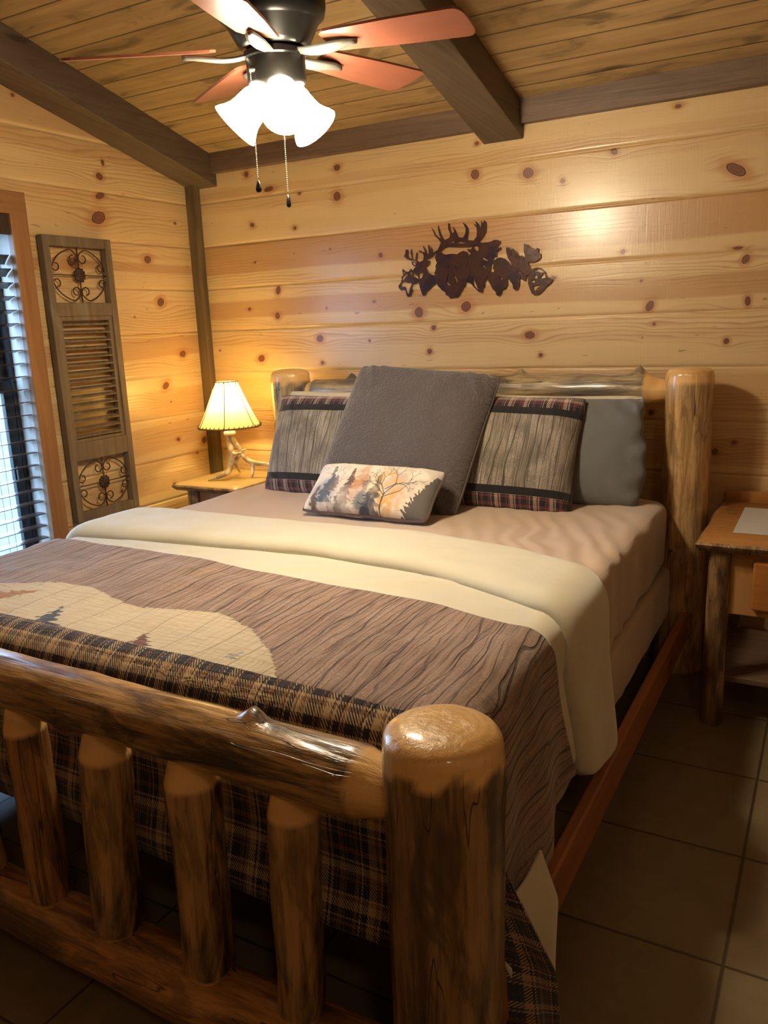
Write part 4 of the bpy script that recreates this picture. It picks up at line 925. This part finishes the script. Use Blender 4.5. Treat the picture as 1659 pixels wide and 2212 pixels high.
# small printed pillow
def seg_d(X,Y,a,b):
    a=np.array(a);b=np.array(b);e=b-a;t=np.clip(((X-a[0])*e[0]+(Y-a[1])*e[1])/(e@e+1e-9),0,1); return np.hypot(X-a[0]-e[0]*t,Y-a[1]-e[1]*t)
def paint(u,v):
    X=u*2.35; Y=v
    C=np.zeros(u.shape+(3,)); bgc=np.array((.74,.66,.56)); C[...]=bgc
    def blend(m,c): 
        m=np.clip(m,0,1)[...,None]; C[:]=C*(1-m)+np.array(c)*m
    n1=fbm(X*4,Y*4,4); n2=fbm(X*3+9,Y*3+4,4); n3=fbm(X*14,Y*14,3)
    blend((n2+.1)*1.6,(.50,.45,.44))
    blend(np.exp(-((u-.68)/.12)**2-((v-.30)/.38)**2)*(.9+n3*1.5),(.62,.35,.10))
    blend(np.exp(-((u-.62)/.10)**2-((v-.65)/.25)**2)*(.5+n3*1.4),(.66,.42,.16))
    blend(np.exp(-((u-.17)/.10)**2-((v-.25)/.3)**2)*(.7+n1*2),(.30,.31,.36))
    blend(np.exp(-((u-.42)/.06)**2-((v-.35)/.4)**2)*(.7+n1*2),(.56,.26,.08))
    blend(np.exp(-((u-.86)/.08)**2-((v-.75)/.3)**2)*(.5+n1*2),(.42,.34,.31))
    blend(np.exp(-((u-.52)/.10)**2-((v-.15)/.25)**2)*(.6+n1*2),(.33,.32,.35))
    def conifer(cx,y0,y1,w,col,al=.92,k=6,soft=.0):
        t=(y1-Y)/(y1-y0); fr=(t*k+n3*.6)%1.0; hw=w*t*(.45+.65*fr)+n3*.05+.004
        m=((t>0)&(t<1)&(np.abs(X-cx*2.35+.02*np.sin(Y*9))<hw)).astype(float)*(al*np.clip(.75+n1*1.2,.35,1))
        blend(m,col)
    conifer(.20,.10,.88,.16,(.055,.075,.11)); conifer(.235,.30,.66,.13,(.16,.12,.11),.8)
    conifer(.45,.35,1.02,.20,(.44,.17,.045),.85); conifer(.36,.0,.78,.20,(.075,.035,.04)); 
    conifer(.12,-.02,.45,.10,(.11,.05,.03)); conifer(.50,.05,.62,.16,(.12,.12,.13),.85,12); conifer(.58,-.02,.72,.22,(.022,.025,.045))
    conifer(.315,-.05,.30,.09,(.07,.055,.06)); conifer(.27,-.05,.2,.12,(.06,.05,.06))
    m=((X-2.35*.985)*-1<.05+(.80-Y)*.42*(.8+.5*((Y*13+n3)%1.0))).astype(float)*(Y<.80); blend(m*.93,(.055,.045,.045))
    rb=random.Random(3); segs=[]
    def grow(p,ang,L,wd,k):
        q=(p[0]+L*math.cos(ang),p[1]+L*math.sin(ang)); segs.append((p,q,wd))
        if k>0:
            for s in (-1,1):
                if rb.random()<.92: grow(q,ang+s*rb.uniform(.25,.75),L*rb.uniform(.6,.8),wd*.65,k-1)
    grow((.655*2.35,-.02),1.50,.34,.011,6); grow((.655*2.35+.01,.40),.7,.2,.007,4); grow((.655*2.35+.01,.30),2.4,.22,.006,4); grow((.655*2.35+.0,.25),.5,.3,.006,4)
    ns=len(segs)
    grow((.235*2.35,.0),1.5,.32,.007,5)
    for i,(a,b_,wd) in enumerate(segs):
        d=seg_d(X,Y,a,b_); blend(np.clip((wd*.9+.0035-d)/.004,0,1)*(.95 if i<ns else .6),(.03,.02,.018) if i<ns else (.14,.09,.07))
    return C
g=G('forest_print_cloth'); g.set('col',g.at('prt',0)); g.set('rough',.85); g.set('sheen',.2); U=g.at('U')
g.bump(g.M('PINGPONG',g.M('MULTIPLY',U,26.),.5),.25,.003)
DV=m_flat('brown_velvet_piping',(.065,.030,.022),.7,sheen=.5)
pillow('lumbar_pillow',(1.537,-.893,.795),.545,.232,.115,.86,-.035,.0,g.m,'small rectangular pillow printed with watercolor forest trees, lying in front of the square pillow',seed=8,nu=330,nv=150,wrk=.003,ear=.05,colfn=paint,piping=(DV,.006))

# ---------------------------------------------------------------- nightstands, mat, lamp
SLAB=m_plank('amber_slab_top',(.44,.20,.055),(.36,.15,.04),'X',9.,4.5,.22,seam=False,blot=(.22,.085,.02),amt=.5,across='Y')
SLABL=m_plank('pale_slab_top',(.60,.42,.20),(.50,.33,.14),'X',9.,4.5,.3,seam=False,blot=(.42,.26,.10),amt=.4,across='Y')
EDGE=m_log('live_edge',(.24,.13,.06),(.34,.22,.11),(.07,.04,.02),0,19.,.6)
APR=m_plank('honey_pine_drawer',(.50,.26,.09),(.42,.20,.065),'Z',9.,4.5,.4,seam=False,blot=(.30,.13,.04),amt=.3,across='X')
DRW=m_plank('orange_drawer_front',(.46,.185,.045),(.38,.14,.03),'X',9.,4.5,.3,seam=False,blot=(.26,.09,.02),amt=.4,across='Z')
def nightstand(x0,x1,y0,y1,zt,th,label,top,seed,name='nightstand'):
    ns=thing(name,((x0+x1)/2,(y0+y1)/2,0),label,'nightstand')
    # slab with wavy live edges, rounded section
    pts=[];N=40
    def e(a,b,n,amp): 
        for k in range(n):
            t=k/n; p=Vector(a).lerp(Vector(b),t); nn=mn.noise(Vector((p.x*7+seed,p.y*7,seed)))*amp; d=(Vector(b)-Vector(a)).normalized(); pts.append((p.x+d.y*nn,p.y-d.x*nn))
    e((x0,y0,0),(x1,y0,0),30,.010); e((x1,y0,0),(x1,y1,0),20,.004); e((x1,y1,0),(x0,y1,0),30,.001); e((x0,y1,0),(x0,y0,0),20,.006)
    n=len(pts); cx_=(x0+x1)/2;cy_=(y0+y1)/2; V=[];cut=[]
    for inset,z in ((.014,zt),(.003,zt-.006),(-.004,zt-.014),(.0,zt-th*.6),(.012,zt-th)):
        for (x,y) in pts:
            dx,dy=x-cx_,y-cy_; V.append((x-inset*np.sign(dx)*min(1,abs(dx)/(.4*(x1-x0))),y-inset*np.sign(dy)*min(1,abs(dy)/(.4*(y1-y0))),z))
    F=[(i*n+k,(i+1)*n+k,(i+1)*n+(k+1)%n,i*n+(k+1)%n) for i in range(4) for k in range(n)]+[tuple(range(n)),tuple(range(5*n-1,4*n-1,-1))]
    o=mk('slab_top',V,F,top,ns,False); autosmooth(o,50)
    o.data.materials.append(EDGE)
    for p in o.data.polygons:
        if abs(p.normal.z)<.75: p.material_index=1
    return ns
n2=nightstand(2.648,3.28,-.690,-.045,.665,.038,'rustic log nightstand with orange drawer front, at the right side of the bed',SLAB,3)
MB().box((2.66,-.044,.64),(3.27,-.022,.705)).mk('back_lip',SLAB,n2,bevel=.003)
for i,(x,y) in enumerate(((2.718,-.635),(3.21,-.635),(2.718,-.11),(3.21,-.11))):
    log('leg',(x,y,0),(x,y,.628),.037,.035,LOGD,n2,60+i,.12,n=28,knobs=((.26,-2.0,.014,.014),(.32,-1.0,.010,.012)))
MB().box((2.750,-.640,.405),(3.178,-.10,.628)).mk('drawer_box',APR,n2,bevel=.003)
d=MB().box((2.822,-.664,.432),(3.11,-.641,.600)).mk('drawer_front',DRW,n2,bevel=.008)
MB().lathe([(.006,0),(.006,.012),(.014,.018),(.014,.026),(.0,.03)],16,Matrix.Translation((2.966,-.664,.516))@Matrix.Rotation(PI/2,4,'X')).mk('knob',BLACK,d,True)
MB().box((2.73,-.62,.15),(3.20,-.13,.172)).mk('lower_shelf',BEAMX,n2,bevel=.003)
g=G('woven_mat'); s=g.sep(g.oc()); wv=g.M('MULTIPLY',g.M('SINE',g.M('MULTIPLY',s[0],900.)),g.M('SINE',g.M('MULTIPLY',s[1],900.)))
g.set('col',g.mix(g.M('ADD',g.M('MULTIPLY',wv,.5),.5),(.46,.45,.40),(.60,.58,.52))); g.set('rough',.85); g.bump(wv,.4,.002)
tag(MB().box((2.745,-.555,.6655),(3.12,-.165,.669)).mk('table_mat',g.m,origin=(2.93,-.36,.6655),bevel=.001),'pale grey woven mat lying on the right nightstand','mat')
n1=nightstand(.150,.555,-.492,-.052,.665,.034,'rustic log nightstand in the corner left of the bed, under the antler lamp',SLABL,8)
for i,(x,y) in enumerate(((.225,-.425),(.49,-.425),(.225,-.115),(.49,-.115))):
    log('leg',(x,y,0),(x,y,.632),.036,.034,LOGD,n1,70+i,.1,n=24)
MB().box((.262,-.43,.44),(.455,-.10,.632)).mk('drawer_box',APR,n1,bevel=.003)

lx,ly=.362,-.27
lamp=thing('table_lamp',(lx,ly,.665),'small antler-base table lamp with glowing laced parchment shade','lamp')
g=G('antler'); o_=g.oc(); n=g.noise(o_,22,4,.6); g.set('col',g.mix(g.sm(n,.35,.7),(.30,.20,.10),(.74,.62,.42))); g.set('rough',.45); g.bump(g.noise(g.sc(o_,(90.,90.,20.)),1,3),.3,.002); ANT=g.m
def antler(pts,rs,nm='antler_beam'):
    P=[Vector(p) for p in pts]; out=[];R=[]
    for i in range(len(P)-1):
        p0=P[max(i-1,0)];p1=P[i];p2=P[i+1];p3=P[min(i+2,len(P)-1)]
        for k in range(8):
            t=k/8; out.append(.5*((2*p1)+(p2-p0)*t+(2*p0-5*p1+4*p2-p3)*t*t+(3*p1-p0-3*p2+p3)*t**3)); R.append(rs[i]*(1-t)+rs[i+1]*t)
    out.append(P[-1]);R.append(rs[-1]); return out,R
m=MB()
B=lambda x,y,z:(lx+x,ly+y,z)
for pts,rs in (
 ([B(-.016,0,.885),B(-.012,-.004,.845),B(.004,-.010,.800),B(.000,-.016,.755),B(-.004,-.024,.728),B(-.006,-.045,.702),B(-.040,-.085,.682),B(-.072,-.120,.671)],[.013,.014,.016,.015,.015,.016,.010,.003]),
 ([B(.006,-.010,.798),B(.035,-.018,.792),B(.060,-.022,.797),B(.078,-.020,.800)],[.011,.009,.007,.002]),
 ([B(.000,.004,.885),B(.014,.006,.850),B(.036,.012,.815),B(.046,.018,.785),B(.075,.03,.752),B(.120,.045,.738),B(.17,.055,.735),B(.215,.060,.722)],[.013,.013,.012,.012,.013,.013,.010,.004]),
 ([B(.086,.034,.748),B(.098,.030,.720),B(.100,.020,.690),B(.098,.012,.669)],[.012,.010,.008,.004]),
 ([B(.040,.016,.800),B(.055,.02,.806),B(.072,.022,.812)],[.009,.006,.002]),
 ([B(.0,.01,.74),B(-.03,.06,.71),B(-.045,.10,.674)],[.010,.008,.004]),
 ([B(-.004,-.02,.735),B(.0,.01,.745),B(.03,.02,.785)],[.012,.011,.011])):
    o,R=antler(pts,rs); m.tube(o,R,12)
m.mk('antler_base',ANT,lamp,True)
MB().lathe([(.0,.884),(.027,.885),(.030,.890),(.030,.899),(.026,.903),(.0,.903)],28,Matrix.Translation((lx-.008,ly,0))).mk('burr_collar',m_flat('bone_white',(.75,.70,.58),.5),lamp,True)
MB().tube([(lx-.008,ly,.90),(lx-.008,ly,.965)],.009,12).mk('socket',CH,lamp,True)
zb,ztp=.930,1.152; sx=lx-.004
SHM=G('parchment_shade'); nt=SHM.t; n=SHM.noise(SHM.oc(),14,4,.6)
tc=SHM.mix(n,(.70,.52,.25),(.80,.64,.36))
dif=SHM.n('ShaderNodeBsdfDiffuse',0,None,Color=tc); trl=SHM.n('ShaderNodeBsdfTranslucent',0,None,Color=tc)
mx=nt.nodes.new('ShaderNodeMixShader'); mx.inputs[0].default_value=.62; nt.links.new(dif,mx.inputs[1]); nt.links.new(trl,mx.inputs[2]); nt.links.new(mx.outputs[0],nt.nodes['Material Output'].inputs[0])
npan=6; prof=[]; V=[]; nn=64; rows=14; Rb,Rt=.158,.054
def shr(t,a):   # empire shade, faintly panelled
    k=(a*npan/(2*PI))%1.0; pan=1-.030*math.sin(PI*k)*(.4+.6*(1-t))
    return (Rb+(Rt-Rb)*(t**.86))*pan
for i in range(rows+1):
    t=i/rows
    for k in range(nn):
        a=2*PI*k/nn; r=shr(t,a); V.append((sx+r*math.cos(a),ly+r*math.sin(a),zb+(ztp-zb)*t))
F=[(i*nn+k,i*nn+(k+1)%nn,(i+1)*nn+(k+1)%nn,(i+1)*nn+k) for i in range(rows) for k in range(nn)]
sh_=mk('lamp_shade',V,F,SHM.m,lamp,True)
LACE=m_flat('leather_lacing',(.20,.11,.05),.7)
m=MB()
for k in range(npan):
    a=2*PI*k/npan+.0; m.tube([(sx+(shr(i/10,a)+.001)*math.cos(a),ly+(shr(i/10,a)+.001)*math.sin(a),zb+(ztp-zb)*i/10) for i in range(11)],.0022,6)
for t,n_,rr_ in ((0,40,.0042),(1,16,.0028)):
    pts=[]
    for k in range(161):
        a=2*PI*k/160; r=shr(t,a)+.0012; pts.append((sx+r*math.cos(a),ly+r*math.sin(a),zb+(ztp-zb)*t))
    m.tube(pts,rr_,6,False)
    for k in range(n_):
        a=2*PI*k/n_; r=shr(t,a)+.003; s_=1 if t==0 else -1
        m.tube([(sx+r*math.cos(a),ly+r*math.sin(a),zb+(ztp-zb)*t-.002*s_),(sx+(r-.001)*math.cos(a+.06*(1 if t==0 else 2)),ly+(r-.001)*math.sin(a+.06*(1 if t==0 else 2)),zb+(ztp-zb)*t+.011*s_)],.0022,5)
m.mk('seam_lacing',LACE,sh_,True)
BL=G('lamp_bulb_glass'); BL.set('em',(1,.70,.32)); BL.set('ems',LAMPEM)
MB().ball((sx,ly,1.02),.024,14,(1,1,1.3)).mk('bulb',BL.m,lamp,True)
ld=bpy.data.lights.new('lamp_bulb_light','POINT'); ld.energy=LAMPW; ld.color=(1,.80,.29); ld.shadow_soft_size=.030
lo=bpy.data.objects.new('lamp_bulb_light',ld); COL.objects.link(lo); lo.location=(sx,ly,1.065)

# added fill light without a fixture, high behind the camera, lifts the foreground
ld=bpy.data.lights.new('added_fill_light','POINT'); ld.shadow_soft_size=.12; ld.energy=FILLW; ld.color=(1,.80,.55)
lo=bpy.data.objects.new('added_fill_light',ld); COL.objects.link(lo); lo.location=FILLP
